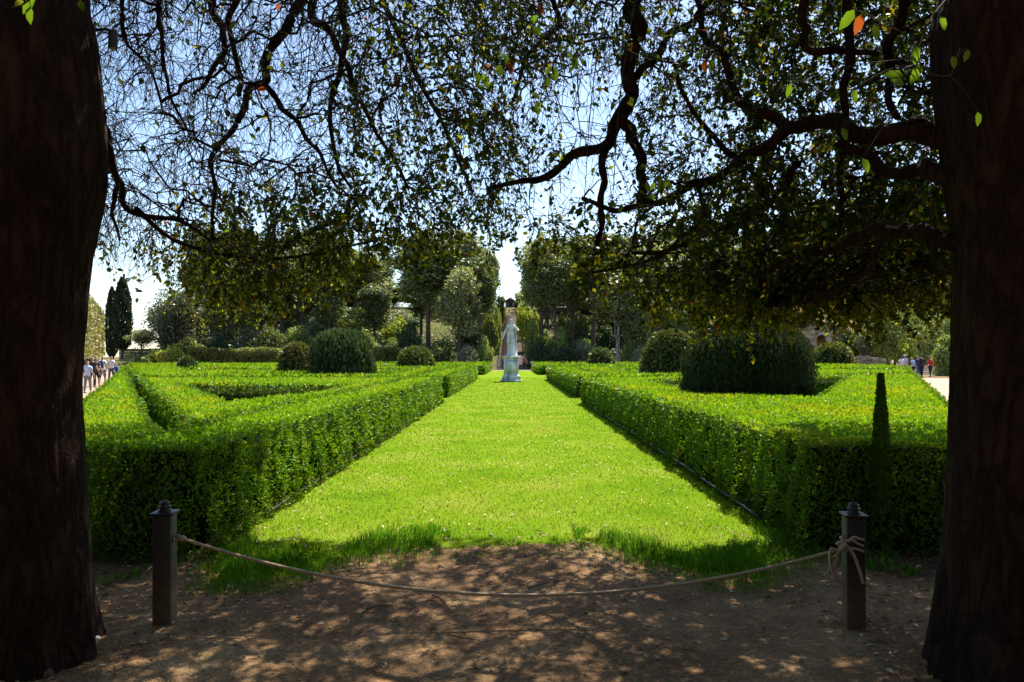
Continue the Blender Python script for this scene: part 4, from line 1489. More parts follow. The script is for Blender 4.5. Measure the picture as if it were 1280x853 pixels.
def person(x, y, h, facing, label, top=(.7, .7, .7), bottom=(.1, .12, .2), shorts=False, sleeves=False, hair='dark', hat=None, pack=None,
           stride=.12, arm=(.06, .06), bend=0.0, seated=False, group=None, z=None, skirt=False):
    o = empty("person", (x, y, float(ground_z(x, y)) + .005 if z is None else z), facing)
    S = h / 1.75
    s1, s2 = stride, -stride
    J = {'pelvis': (0, 0, .93, (.15, .11)), 'waist': (0, .01, 1.08, (.13, .095)), 'chest': (0, .01, 1.28, (.16, .11)), 'neck0': (0, 0, 1.43, (.075, .07)),
         'neck': (0, -.01, 1.50, .055), 'head0': (0, -.015, 1.57, .075), 'head1': (0, -.015, 1.66, (.08, .095)), 'head2': (0, -.01, 1.72, .06)}
    B = [('pelvis', 'waist'), ('waist', 'chest'), ('chest', 'neck0'), ('neck0', 'neck'), ('neck', 'head0'), ('head0', 'head1'), ('head1', 'head2')]
    for sd_, st, ar in ((-1, s1, arm[0]), (1, s2, arm[1])):
        n = 'l' if sd_ < 0 else 'r'
        if seated:
            J.update({n + 'hip': (sd_ * .09, -.02, .90, .085), n + 'knee': (sd_ * .13, -.42, .95, .058), n + 'calf': (sd_ * .12, -.50, .72, .05), n + 'ank': (sd_ * .12, -.56, .52, .036), n + 'toe': (sd_ * .12, -.70, .49, .03)})
        else:
            J.update({n + 'hip': (sd_ * .09, -st * .1, .86, .09), n + 'knee': (sd_ * .10, -st * .55 - .02, .49, .058), n + 'calf': (sd_ * .10, -st * .7, .36, .055),
                      n + 'ank': (sd_ * .10, -st + .01, .08, .036), n + 'toe': (sd_ * .11, -st - .15, .03, .03)})
        B += [('pelvis', n + 'hip'), (n + 'hip', n + 'knee'), (n + 'knee', n + 'calf'), (n + 'calf', n + 'ank'), (n + 'ank', n + 'toe')]
        J.update({n + 'sho': (sd_ * .19, .0, 1.40, .058), n + 'elb': (sd_ * (.24 + ar * .3), .03, 1.12, .042), n + 'fore': (sd_ * (.25 + ar * .4), -.03 - ar, 1.0, .038), n + 'wri': (sd_ * (.25 + ar * .4), -.08 - ar * 1.6, .88, .026), n + 'hand': (sd_ * (.25 + ar * .4), -.10 - ar * 1.8, .80, (.022, .038))})
        B += [('neck0', n + 'sho'), (n + 'sho', n + 'elb'), (n + 'elb', n + 'fore'), (n + 'fore', n + 'wri'), (n + 'wri', n + 'hand')]
    if bend:
        for k in list(J):
            jx, jy, jz, r = J[k]
            if jz > .93 or k[1:] in ('wri', 'hand', 'fore', 'elb', 'sho'):
                dz = jz - .93; c, s_ = math.cos(bend), math.sin(bend)
                J[k] = (jx, jy * c - dz * s_, .93 + dz * c + jy * s_, r)
    drop = -.88 if seated else 0
    J = {k: (v[0] * S, v[1] * S, (v[2] + (drop * 1.0 if seated else 0)) * S + (.10 if seated else 0), tuple(q * S for q in v[3]) if isinstance(v[3], tuple) else v[3] * S) for k, v in J.items()}
    if seated:
        for k in J:
            if k[1:] in ('ank', 'toe', 'calf', 'knee'):
                a = J[k]; J[k] = (a[0], a[1], max(.04, a[2] + {'knee': .28, 'calf': .20, 'ank': .42, 'toe': .42}[k[1:]] * S * .8), a[3])
    me = skin_body("body", J, B)
    # fingers, thumb, nose
    paths, rad = [], []
    for n, sg in (('l', -1), ('r', 1)):
        hx, hy, hz, _ = J[n + 'hand']
        for q in range(4):
            yy = hy + (-.024 + q * .016) * S
            ln = (.075, .085, .08, .06)[q] * S
            paths.append([(hx, yy, hz), (hx, yy - .004, hz - ln * .5), (hx - sg * .01, yy - .010, hz - ln * .85), (hx - sg * .02, yy - .012, hz - ln)]); rad.append([.009 * S, .0085 * S, .008 * S, .005 * S])
        paths.append([(hx, hy - .02 * S, hz + .04 * S), (hx - sg * .005, hy - .045 * S, hz + .015 * S), (hx - sg * .012, hy - .055 * S, hz - .01 * S), (hx - sg * .016, hy - .06 * S, hz - .025 * S)]); rad.append([.011 * S, .010 * S, .009 * S, .006 * S])
    H = J['head1']
    paths.append([(0, H[1] - .085 * S, H[2] + .01), (0, H[1] - .105 * S, H[2] - .015 * S), (0, H[1] - .112 * S, H[2] - .03 * S), (0, H[1] - .09 * S, H[2] - .035 * S)]); rad.append([.008 * S, .012 * S, .014 * S, .008 * S])
    add_tubes_to(me, paths, rad)
    link("body", me, o, SKIN)

    def grow_r(r, a): return tuple(q + a for q in r) if isinstance(r, tuple) else r + a
    T = {k: (*J[k][:3], grow_r(J[k][3], .018 * S)) for k in ('pelvis', 'waist', 'chest', 'neck0', 'lsho', 'rsho')}
    TB = [('pelvis', 'waist'), ('waist', 'chest'), ('chest', 'neck0'), ('neck0', 'lsho'), ('neck0', 'rsho')]
    for n in 'lr':
        e = J[n + 'elb']; sh = J[n + 'sho']
        if sleeves:
            T[n + 'elb'] = (*e[:3], grow_r(e[3], .014 * S)); w_ = J[n + 'wri']; T[n + 'wri'] = (*w_[:3], grow_r(w_[3], .012 * S)); TB += [(n + 'sho', n + 'elb'), (n + 'elb', n + 'wri')]
        else:
            mpt = tuple(sh[i] * .45 + e[i] * .55 for i in range(3)); T[n + 'slv'] = (*mpt, .06 * S); TB += [(n + 'sho', n + 'slv')]
    link("shirt", skin_body("shirt", T, TB), o, cloth(top))
    T = {'pelvis': (*J['pelvis'][:3], grow_r(J['pelvis'][3], .014 * S))}; TB = []
    for n in 'lr':
        hpt = J[n + 'hip']; k_ = J[n + 'knee']
        T[n + 'hip'] = (*hpt[:3], hpt[3] + .02 * S); TB.append(('pelvis', n + 'hip'))
        T[n + 'knee'] = (*k_[:3], k_[3] + (.03 if shorts else .018) * S); TB.append((n + 'hip', n + 'knee'))
        if not shorts:
            a_ = J[n + 'ank']; T[n + 'ank'] = (a_[0], a_[1], a_[2] + .02, .058 * S); TB.append((n + 'knee', n + 'ank'))
    link("shorts" if shorts else "trousers", skin_body("trousers", T, TB), o, cloth(bottom))
    for n in 'lr':
        a_, t_ = J[n + 'ank'], J[n + 'toe']
        me = skin_body("shoe", {'pelvis': (a_[0], a_[1] + .03 * S, a_[2] - .035 * S, .042 * S), 'b': (a_[0], (a_[1] + t_[1]) / 2, t_[2] + .008, .044 * S), 'c': (t_[0], t_[1] - .03 * S, t_[2], .036 * S)}, [('pelvis', 'b'), ('b', 'c')])
        link("shoe", me, o, cloth((.12, .11, .1)))
    hx, hy, hz, _ = J['head1']
    me = skin_body("hair", {'pelvis': (0, hy + .03 * S, hz + .045 * S, (.093 * S, .1 * S)), 'b': (0, hy + .045 * S, hz - .04 * S, .07 * S)}, [('pelvis', 'b')])
    link("hair", me, o, HAIRS[hair])
    if hat is not None:
        n = 18; prof = [(.155, .0), (.158, .008), (.10, .02), (.098, .07), (.075, .105), (.0, .112)]
        V = [(math.cos(i / n * 2 * math.pi) * r * S, math.sin(i / n * 2 * math.pi) * r * S + hy, hz + .055 * S + zz * S) for r, zz in prof for i in range(n)]
        idx = np.arange(len(prof) * n).reshape(-1, n); nx = np.roll(idx, -1, 1)
        link("hat", mesh_np("hat", np.array(V), np.stack([idx[:-1], nx[:-1], nx[1:], idx[1:]], -1).reshape(-1, 4)), o, cloth(hat))
    if pack is not None:
        me = box_mesh("backpack", -.15 * S, .15 * S, .13 * S, .30 * S, 1.02 * S, 1.45 * S, bevel=.06 * S)
        for p_ in me.polygons: p_.use_smooth = True
        link("backpack", me, o, cloth(pack))
    if skirt:
        n = 18; V = []
        for r, zz in ((.15, .98), (.2, .8), (.24, .5)):
            for i in range(n):
                a = i / n * 2 * math.pi; V.append((math.cos(a) * r * S * (1 + .05 * math.sin(a * 7)), math.sin(a) * r * S * .8, zz * S))
        idx = np.arange(3 * n).reshape(-1, n); nx = np.roll(idx, -1, 1)
        link("skirt", mesh_np("skirt", np.array(V), np.stack([idx[:-1], nx[:-1], nx[1:], idx[1:]], -1).reshape(-1, 4)), o, cloth(bottom))
    tag(o, label, "person", group)
    return o


GL = "visitors walking on the left gravel path"
def pp(px, d): return (px - CX) / F * d, d
A = pp(128, 43.0); person(*A, 1.8, R(180), "person in a white T-shirt and grey shorts with a dark backpack on the left path", (.78, .8, .85), (.2, .23, .27), True, pack=(.02, .03, .08), stride=.14, group=GL)
A = pp(120.5, 41.5); person(*A, 1.7, R(175), "person in dark grey top and black shorts, left of the backpack wearer", (.08, .07, .08), (.02, .02, .025), True, stride=.1, hair='brown', group=GL)
A = pp(115.5, 40.5); person(*A, 1.72, R(185), "person in black T-shirt and black trousers behind the big left trunk's edge", (.03, .03, .04), (.02, .02, .03), False, stride=.1, group=GL)
A = pp(109.5, 34.5); person(*A, 1.55, R(180), "person in pale blue shirt half hidden by the left trunk", (.5, .6, .8), (.25, .22, .2), False, stride=.12, group=GL)
A = pp(139, 49.0); person(*A, 1.78, R(178), "person in white T-shirt just right of the backpack wearer", (.8, .82, .85), (.06, .08, .16), False, stride=.12, group=GL)
A = pp(145.5, 46); person(*A, 1.3, R(170), "child in a bright blue T-shirt at the hedge end on the left", (.02, .08, .5), (.03, .05, .12), False, hair='brown', group=GL)
A = pp(151, 60); person(*A, 1.2, R(180), "child in white far up the left path", (.75, .75, .78), (.4, .4, .4), True, hair='brown', group=GL)
GC = "visitors on the cross path behind the statue"
A = pp(622, 97); person(*A, 1.78, R(60), "person in pale pink clothes and dark hair left of the pedestal", (.7, .45, .42), (.6, .5, .42), False, group=GC)
A = pp(628.5, 96); person(*A, 1.5, R(190), "person in dark clothes close behind the pedestal's left side", (.05, .05, .1), (.04, .04, .07), False, group=GC)
A = pp(655, 97.5); person(*A, 1.8, R(180), "person with a red backpack and blue top right of the pedestal", (.25, .28, .6), (.03, .03, .06), False, pack=(.6, .04, .05), group=GC)
A = pp(665, 99); person(*A, 1.35, R(200), "person in white bending over right of the red backpack wearer", (.75, .75, .78), (.03, .03, .04), False, bend=.5, group=GC)
A = pp(725, 90.5); person(*A, 1.6, R(150), "person in orange sitting on the grass beside the small dome", (.75, .2, .08), (.1, .2, .4), False, seated=True, group=GC)
A = pp(734, 91); person(*A, 1.6, R(200), "person in light blue sitting on the grass, touching the small dome", (.1, .45, .7), (.5, .4, .35), False, seated=True, group=GC)
GR = "visitors gathered by the steps on the right"
A = pp(1127, 63); person(*A, 1.78, R(180), "person in white shirt, pink trousers and dark cap, leftmost by the right steps", (.85, .8, .78), (.55, .26, .24), False, hat=(.02, .02, .03), group=GR)
A = pp(1131.5, 65.5); person(*A, 1.85, R(185), "person in light blue shirt and white hat behind the one in pink trousers", (.4, .5, .75), (.12, .16, .3), False, hat=(.7, .7, .7), group=GR)
A = pp(1142, 61); person(*A, 1.72, R(215), "person in light blue shirt and black trousers in the middle of the right group", (.35, .5, .8), (.02, .02, .03), False, bend=.18, group=GR)
A = pp(1148, 64); person(*A, 1.8, R(170), "person in navy jacket behind the right group's middle", (.04, .06, .18), (.06, .1, .25), False, sleeves=True, group=GR)
A = pp(1152, 61.5); person(*A, 1.85, R(180), "person all in black with a dark hat on the right path", (.02, .02, .03), (.015, .015, .02), False, sleeves=True, hat=(.02, .03, .08), group=GR)
A = pp(1163, 62.5); person(*A, 1.75, R(190), "person in red jacket and black trousers, rightmost by the trunk", (.5, .04, .03), (.02, .02, .03), False, sleeves=True, hat=(.4, .2, .06), group=GR)
GS = "visitors on the hill"
person((636.5 - CX) / F * 178, 178, 1.75, R(180), "person in red near the top of the hill stairway", (.75, .1, .1), (.1, .1, .2), False, z=float(ground_z(0, 178)) + .1, group=GS)
person((641.5 - CX) / F * 176, 176, 1.7, R(0), "person in coral standing right of the red one on the stairway", (.8, .3, .22), (.5, .5, .55), False, z=float(ground_z(0, 176)) + .1, group=GS)
person((637 - CX) / F * 170, 170, 1.7, R(10), "person in white descending the hill stairway", (.8, .8, .8), (.5, .5, .5), False, z=float(ground_z(0, 170)) + .1, group=GS)
xx = (354 - CX) / F * 125
person(xx, 125, 1.75, R(0), "person in white shirt among the shrubs on the slope left", (.85, .85, .9), (.04, .04, .08), False, group=GS)


def statue():
    yb = 50.5
    x = (639 - CX) / F * yb
    ped = empty("pedestal", (x, yb, 0))
    S = lambda a: a
    def slab(name, w, z0, z1, w2=None, bev=.02):
        w2 = w2 or w
        v = np.array([[-w, -w, z0], [w, -w, z0], [w, w, z0], [-w, w, z0], [-w2, -w2, z1], [w2, -w2, z1], [w2, w2, z1], [-w2, w2, z1]], float)
        me = mesh_np(name, v, box_np(0, 1, 0, 1, 0, 1)[1], smooth=False)
        bm = bmesh.new(); bm.from_mesh(me); bmesh.ops.bevel(bm, geom=bm.edges[:], offset=bev, segments=2, affect='EDGES'); bm.to_mesh(me); bm.free()
        return link(name, me, ped, M['marble'])
    slab("plinth", .74, 0, .14)
    slab("base", .70, .142, .55, .53)
    slab("die", .52, .552, 1.62)
    slab("panel", .40, .70, 1.48).location = (0, -.14, 0)
    slab("cornice", .55, 1.622, 1.72, .66)
    slab("slab", .67, 1.722, 1.80)
    tag(ped, "pale marble pedestal with flared foot and moulded cornice under the statue", "pedestal")
    st = empty("statue", (x, yb, 1.803)); st.scale = (.8, .85, 1.0)
    k = 1.42
    J = {'pelvis': (0, 0, .98, (.17, .13)), 'waist': (.0, 0, 1.14, (.15, .12)), 'chest': (-.01, 0, 1.34, (.19, .14)), 'neck0': (0, 0, 1.50, .09), 'neck': (0, -.01, 1.56, .06),
         'h0': (0, -.02, 1.63, .085), 'h1': (0, -.02, 1.72, .10), 'h2': (0, -.01, 1.79, .07),
         'lhip': (-.10, 0, .88, .11), 'lknee': (-.12, -.05, .5, .08), 'lank': (-.13, -.02, .12, .05), 'ltoe': (-.15, -.17, .06, .045),
         'rhip': (.10, 0, .88, .11), 'rknee': (.10, -.10, .5, .08), 'rank': (.10, .02, .12, .05), 'rtoe': (.14, -.12, .06, .045),
         'lsho': (-.21, 0, 1.44, .08), 'lelb': (-.38, .03, 1.18, .07), 'lwri': (-.47, -.06, .96, .045), 'lhand': (-.51, -.09, .88, .05),
         'rsho': (.21, 0, 1.44, .08), 'relb': (.43, .02, 1.26, .07), 'rwri': (.40, -.20, 1.24, .05), 'rhand': (.38, -.26, 1.28, .055)}
    B = [('pelvis', 'waist'), ('waist', 'chest'), ('chest', 'neck0'), ('neck0', 'neck'), ('neck', 'h0'), ('h0', 'h1'), ('h1', 'h2')]
    for n in 'lr': B += [('pelvis', n + 'hip'), (n + 'hip', n + 'knee'), (n + 'knee', n + 'ank'), (n + 'ank', n + 'toe'), ('neck0', n + 'sho'), (n + 'sho', n + 'elb'), (n + 'elb', n + 'wri'), (n + 'wri', n + 'hand')]
    J = {a: (v[0] * k, v[1] * k, (v[2] - .0) * k + .02, tuple(q * k for q in v[3]) if isinstance(v[3], tuple) else v[3] * k) for a, v in J.items()}
    me = skin_body("body", J, B, 2)
    paths, rad = [], []
    for n in 'lr':
        hx, hy, hz, _ = J[n + 'hand']
        for q in range(4):
            paths.append([(hx + (-.03 + q * .022), hy, hz), (hx + (-.03 + q * .022), hy - .03, hz - .04), (hx + (-.03 + q * .022), hy - .03, hz - .08), (hx + (-.03 + q * .022), hy - .01, hz - .10)]); rad.append([.015, .014, .013, .008])
        paths.append([(hx, hy, hz + .03), (hx + .04, hy - .03, hz), (hx + .05, hy - .05, hz - .03), (hx + .05, hy - .06, hz - .05)]); rad.append([.018, .016, .014, .01])
    H = J['h1']; paths.append([(0, H[1] - .13, H[2] + .02), (0, H[1] - .16, H[2] - .02), (0, H[1] - .165, H[2] - .04), (0, H[1] - .13, H[2] - .05)]); rad.append([.012, .018, .02, .012])
    add_tubes_to(me, paths, rad)
    link("body", me, st, M['marble'])

    def drape(name, rings, folds, amp, close=True, a0=0, a1=2 * math.pi):
        n = 72
        a = np.linspace(a0, a1, n, endpoint=not close)
        V = []
        m = 26
        zz = np.linspace(rings[0][0], rings[-1][0], m) if rings[0][0] < rings[-1][0] else np.linspace(rings[0][0], rings[-1][0], m)
        R_ = np.array(rings)
        order = np.argsort(R_[:, 0])
        for z in zz:
            cx, cy, rxx, ryy = [np.interp(z, R_[order, 0], R_[order, i]) for i in (1, 2, 3, 4)]
            t = (rings[0][0] - z) / (rings[0][0] - rings[-1][0] + 1e-9)
            fo = 1 + amp * (t + .15) * np.sin(a * folds + 2 * np.sin(z * 2)) + amp * .5 * np.sin(a * folds * 1.7 + z * 3)
            V.append(np.stack([cx + np.cos(a) * rxx * fo, cy + np.sin(a) * ryy * fo, np.full(n, z)], 1))
        V = np.concatenate(V); idx = np.arange(m * n).reshape(m, n)
        if close: nx = np.roll(idx, -1, 1); f = np.stack([idx[:-1], nx[:-1], nx[1:], idx[1:]], -1).reshape(-1, 4)
        else: f = np.stack([idx[:-1, :-1], idx[:-1, 1:], idx[1:, 1:], idx[1:, :-1]], -1).reshape(-1, 4)
        o = link(name, mesh_np(name, V, f), st, M['marble'])
        sm = o.modifiers.new("thickness", 'SOLIDIFY'); sm.thickness = .03
        return o
    drape("tunic", [(1.72, 0, -.01, .25, .19), (1.5, 0, 0, .24, .19), (1.25, 0, 0, .30, .24), (.92, 0, -.02, .36, .28)], 14, .05)
    drape("cloak", [(2.06, .0, .06, .30, .2), (1.8, .03, .10, .38, .22), (1.2, .06, .08, .36, .24), (.6, .10, .10, .36, .26), (.05, .14, .12, .36, .28)], 9, .06, close=False, a0=R(-28), a1=R(212))
    drape("robe", [(1.0, .02, .0, .30, .24), (.5, .05, .03, .33, .26), (.05, .06, .04, .40, .32)], 11, .07)
    # curled hair to the shoulders
    paths, rad = [], []
    for i in range(26):
        a = R(-35 + i * 10); t = np.linspace(0, 1, 7)
        hx, hy, hz = H[0], H[1], H[2]
        rr = .13 + .035 * t
        paths.append(np.stack([hx + np.cos(a) * rr + .012 * np.sin(t * 14 + i), hy + .02 + np.sin(a) * rr, hz + .10 - t * (.30 + .05 * math.sin(i)) ], 1)); rad.append(np.full(7, .035))
    v, f = tubes(np.array(paths), np.array(rad), 6)
    cv = skin_body("hair", {'pelvis': (0, H[1] + .03, H[2] + .08, .14), 'b': (0, H[1] + .07, H[2] - .05, .12)}, [('pelvis', 'b')])
    add_tubes_to(cv, paths, rad, 6)
    link("hair", cv, st, M['marble'])
    link("foot_block", mesh_np("foot_block", *[np.array([[math.cos(i / 20 * 6.283) * .5, math.sin(i / 20 * 6.283) * .42, z] for z in (0, .09) for i in range(20)]),
                                               [np.array([[i, (i + 1) % 20, 20 + (i + 1) % 20, 20 + i] for i in range(20)]), np.arange(20, 40)[None]]], smooth=False), st, M['marble'])
    tag(st, "weathered white marble statue of a long-haired figure in a cloak, standing on its pedestal", "statue")


statue()

# ------------------------------------------------------------------ stairway, house, walls on the hill
def stairway():
    o = empty("stairway", (0, 101, float(ground_z(0, 101))))
    n = 78
    parts, side = [], []
    for i in range(n):
        y0 = 101 + i * 1.0
        z = float(ground_z(0, y0 + .5))
        v, f = box_np(-1.75, 1.75, y0 - 101, y0 + 1.0 - 101, z - .6 - o.location.z, z + .10 - o.location.z)
        parts.append((v, f, None, 0))
        for s in (-1, 1):
            v, f = box_np(s * 1.95 - .18, s * 1.95 + .18, y0 - 101, y0 + 1.0 - 101, z - .6 - o.location.z, z + .22 + .01 * (i % 3) - o.location.z)
            side.append((v, f, None, 0))
    V, f, C, _ = join_parts(parts)
    tag(link("steps", mesh_np("steps", V, f, smooth=False), o, plain("step_stone", (.22, .155, .115), .95, 1.2, .3)), kind='stuff')
    V, f, C, _ = join_parts(side)
    tag(link("side_wall", mesh_np("side_wall", V, f, smooth=False), o, plain("kerb_stone", (.14, .12, .08), .95, 1.2, .3)), kind='stuff')
    tag(o, "long straight reddish stairway climbing the wooded hill behind the statue", "stairway")
    h = empty("shelter", (-.5, 204, float(ground_z(0, 204)) - .6))
    link("wall", box_mesh("wall", -1.4, 1.4, 0, 2.4, 0, 2.2), h, M['stone'])
    link("doorway", box_mesh("doorway", -.5, .5, -.05, .2, 0, 1.7), h, M['iron'])
    v = np.array([[-1.8, -.4, 2.15], [1.8, -.4, 2.15], [1.8, 2.8, 2.15], [-1.8, 2.8, 2.15], [0, -.4, 3.3], [0, 2.8, 3.3]], float)
    link("roof", mesh_np("roof", v, [np.array([[0, 4, 5, 3], [1, 2, 5, 4], [0, 3, 2, 1]]), np.array([[0, 1, 4], [2, 3, 5]])], smooth=False), h, M['bark_far'])
    tag(h, "dark little stone shelter with pointed roof at the top of the stairway", "shelter")


stairway()


def stone_house():
    y = 92.0
    x = (1021 - CX) / F * y; z = float(ground_z(x, y))
    zb = EYE + (HY - 430) / F * y - .6
    o = empty("stone_house", (x, y, zb), R(-20))
    # gable front with an arched opening: build as front wall with a real recess
    w, h = 1.75, 2.35
    arch = [(-.55, 0), (-.55, 1.2)] + [(-.55 * math.cos(a), 1.2 + .55 * math.sin(a)) for a in np.linspace(.2, math.pi - .2, 9)] + [(.55, 1.2), (.55, 0)]
    outer = [(-w, 0), (-w, h), (0, h + .95), (w, h), (w, 0)]
    bm = bmesh.new()
    ov = [bm.verts.new((p[0], 0, p[1])) for p in outer]; iv = [bm.verts.new((p[0] + .55, 0, p[1])) for p in arch]
    loop = ov + iv[::-1]
    es = [bm.edges.new((loop[i], loop[(i + 1) % len(loop)])) for i in range(len(loop))]
    bmesh.ops.triangle_fill(bm, edges=es)
    g = bmesh.ops.extrude_face_region(bm, geom=bm.faces[:])
    for v in g['geom']:
        if isinstance(v, bmesh.types.BMVert): v.co.y += .35
    bmesh.ops.recalc_face_normals(bm, faces=bm.faces[:])
    me = bpy.data.meshes.new("front_wall"); bm.to_mesh(me); bm.free()
    link("front_wall", me, o, M['render'])
    link("side_wall", box_mesh("side_wall", -w, -w + .3, .352, 6, 0, h), o, M['render'])
    link("side_wall", box_mesh("side_wall", w - .3, w, .352, 6, 0, h), o, M['render'])
    link("rear_wall", box_mesh("rear_wall", -w + .302, w - .302, 5.7, 6, 0, h), o, M['render'])
    for s in (-1, 1):
        v = np.array([[s * (w + .3), -.25, h - .16], [0, -.25, h + 1.02], [0, 6.2, h + 1.02], [s * (w + .3), 6.2, h - .16]])
        v = np.vstack([v, v + (0, 0, .14)])
        link("roof_slope", mesh_np("roof_slope", v, box_np(0, 1, 0, 1, 0, 1)[1], smooth=False), o, M['stone'])
    tag(o, "small ochre stone house with arched doorway behind the wide clipped dome", "house")
    # lower wing to the left
    wv = empty("stone_shed", (x - 4.6, y + 1.5, zb - .3), R(-12))
    link("wall", box_mesh("wall", -2.6, 2.4, 0, 4, 0, 2.0), wv, M['render'])
    link("roof", box_mesh("roof", -2.9, 2.7, -.3, 4.3, 2.002, 2.4, bevel=.05), wv, M['stone'])
    tag(wv, "low stone outbuilding with flat slab roof adjoining the small house", "shed")


stone_house()


def rubble_wall(x0, y0, x1, y1, h0, h1, label, n=26, t=.5, name="stone_wall", zoff=0.0):
    a = np.array([x0, y0]); b = np.array([x1, y1]); L = np.linalg.norm(b - a)
    o = empty(name, (x0, y0, float(ground_z(x0, y0)) - .3 + zoff), math.atan2(y1 - y0, x1 - x0))
    parts = []
    rows = 4
    for r in range(rows):
        xx = 0.0
        while xx < L:
            w = rng.uniform(.5, 1.1); w = min(w, L - xx)
            q = (xx + w / 2) / L
            h = (h0 + (h1 - h0) * q) / rows
            v, f = box_np(xx + .01, xx + w - .01, -t / 2 + rng.uniform(-.03, .03), t / 2, r * h, (r + 1) * h - .015 + (rng.uniform(-.02, .06) if r == rows - 1 else 0))
            parts.append((v, f, None, 0)); xx += w
    V, f, C, _ = join_parts(parts)
    tag(link("stones", mesh_np("stones", V, f, smooth=False), o, M['stone']), kind='stuff')
    tag(o, label, "wall")


q0 = pp(1048, 80); q1 = pp(1108, 78)
rubble_wall(q0[0], q0[1], q1[0], q1[1], 2.5, 1.8, "grey rubble stone wall sloping down right of the wide clipped dome")
q0 = pp(1075, 110); q1 = pp(1130, 104)
rubble_wall(q0[0], q0[1], q1[0], q1[1], 3.2, 2.6, "upper retaining wall on the sandy slope behind the steps", zoff=1.2)
q0 = pp(150, 122); q1 = pp(232, 118)
rubble_wall(q0[0], q0[1], q1[0], q1[1], 1.9, 1.9, "low reddish garden wall at the end of the left path", name="garden_wall", zoff=.3)


def garden_steps():
    x, y = (1150 - CX) / F * 70, 68
    o = empty("garden_steps", (x, y, 0), R(-18))
    for i in range(5):
        link("step", box_mesh("step", -4.5 + i * .1, 4.5, i * .9, i * .9 + (.92 if i < 4 else 2.5), -.3, .16 * (i + 1) - .002 * i, bevel=.015), o, M['render'])
    tag(o, "short flight of broad stone steps behind the visitors on the right", "steps")


garden_steps()


# ------------------------------------------------------------------ far trees and shrubs
def crown_mesh(name, n, w, h, kind, col, seed, leaf=.24, nclump=46):
    r = np.random.default_rng(seed)
    if kind == 'cypress':
        t = r.uniform(size=n); a = r.uniform(0, 2 * math.pi, n)
        rad = w / 2 * np.interp(t, [0, .08, .35, .7, .92, 1], [.35, .8, 1, .85, .4, .05]) * (r.uniform(.55, 1, n) ** .4) * (1 + .08 * np.sin(a * 5 + t * 20))
        pos = np.stack([np.cos(a) * rad, np.sin(a) * rad, t * h], 1)
        d = np.stack([np.cos(a) * .3, np.sin(a) * .3, np.ones(n)], 1) + r.normal(size=(n, 3)) * .25
        nr = unit(np.stack([np.cos(a), np.sin(a), 0 * a], 1) + r.normal(size=(n, 3)) * .4)
        cl = 1 + .25 * np.sin(a * 5 + t * 20)
    else:
        # clumps on an uneven ellipsoid, hollow inside, with gaps
        u = r.normal(size=(nclump, 3)); u /= np.linalg.norm(u, axis=1)[:, None]
        rr = r.uniform(.45, 1.0, nclump)[:, None]
        c = u * rr * np.array([w * .40, w * .40, h * .42]) + np.array([0, 0, h * .5])
        if kind == 'tall': c[:, :2] *= (1.15 - .45 * (c[:, 2:3] / h))
        if kind == 'flat': c[:, 2] = h * .35 + (c[:, 2] - h * .35) * .7
        cr = r.uniform(.10, .24, nclump) * min(w, h) * (1.15 if kind != 'tall' else 1.3)
        j = r.integers(0, nclump, n)
        v = r.normal(size=(n, 3)); v /= np.linalg.norm(v, axis=1)[:, None]
        pos = c[j] + v * (cr[j] * r.uniform(.35, 1, n) ** .33)[:, None] * np.array([1, 1, .85])
        d = r.normal(size=(n, 3)) * .8 + v * .6
        nr = v + r.normal(size=(n, 3)) * .45 + np.array([0, 0, .35])
        cl = (1 + .3 * r.uniform(-1, 1, nclump))[j]
        pos[:, 2] = np.maximum(pos[:, 2], .02)
    cc = np.array(col)[None] * cl[:, None] * (1 + .3 * r.uniform(-1, 1, (n, 1))) * (1 + .1 * r.uniform(-1, 1, (n, 3)))
    L = leaf * r.uniform(.7, 1.4, n)
    V, f, C, _ = join_parts([leaf_quads(pos, d, nr, L, L * .55, np.clip(cc, .004, .8))])
    me = mesh_np(name, V, f, C)
    me.materials.append(M['wood_leaf'])
    return me


def trunk_mesh(name, h, r0, lean, seed, fork=False):
    r = np.random.default_rng(seed)
    top = np.array([lean, r.normal(0, .2), h])
    main = catmull([(0, 0, -.4), (lean * .25 + r.normal(0, .08), 0, h * .3), (lean * .6 + r.normal(0, .1), 0, h * .65), top], 14)
    parts = []
    v, f = tubes(main[None], np.linspace(r0, r0 * .45, 14)[None], 8); parts.append((v, f, None, 0))
    for k in range(6 if not fork else 8):
        s = main[int(r.uniform(5, 12))]
        a = r.uniform(0, 6.28); L = h * r.uniform(.25, .5)
        e = s + np.array([math.cos(a) * L * .5, math.sin(a) * L * .5, L])
        pth = catmull([s, (s + e) / 2 + r.normal(0, .15, 3), e], 8)
        v, f = tubes(pth[None], np.linspace(r0 * .4, r0 * .12, 8)[None], 6); parts.append((v, f, None, 0))
    V, f, C, _ = join_parts(parts)
    return mesh_np(name, V, f)


OLIVE = (.205, .225, .105); DARK = (.115, .145, .06); LIGHT = (.15, .19, .05); SILVER = (.15, .165, .11); YG = (.17, .2, .035)
PROTO = {}
def proto(key, *a, **k):
    if key not in PROTO: PROTO[key] = crown_mesh("crown", *a, **k)
    return PROTO[key]


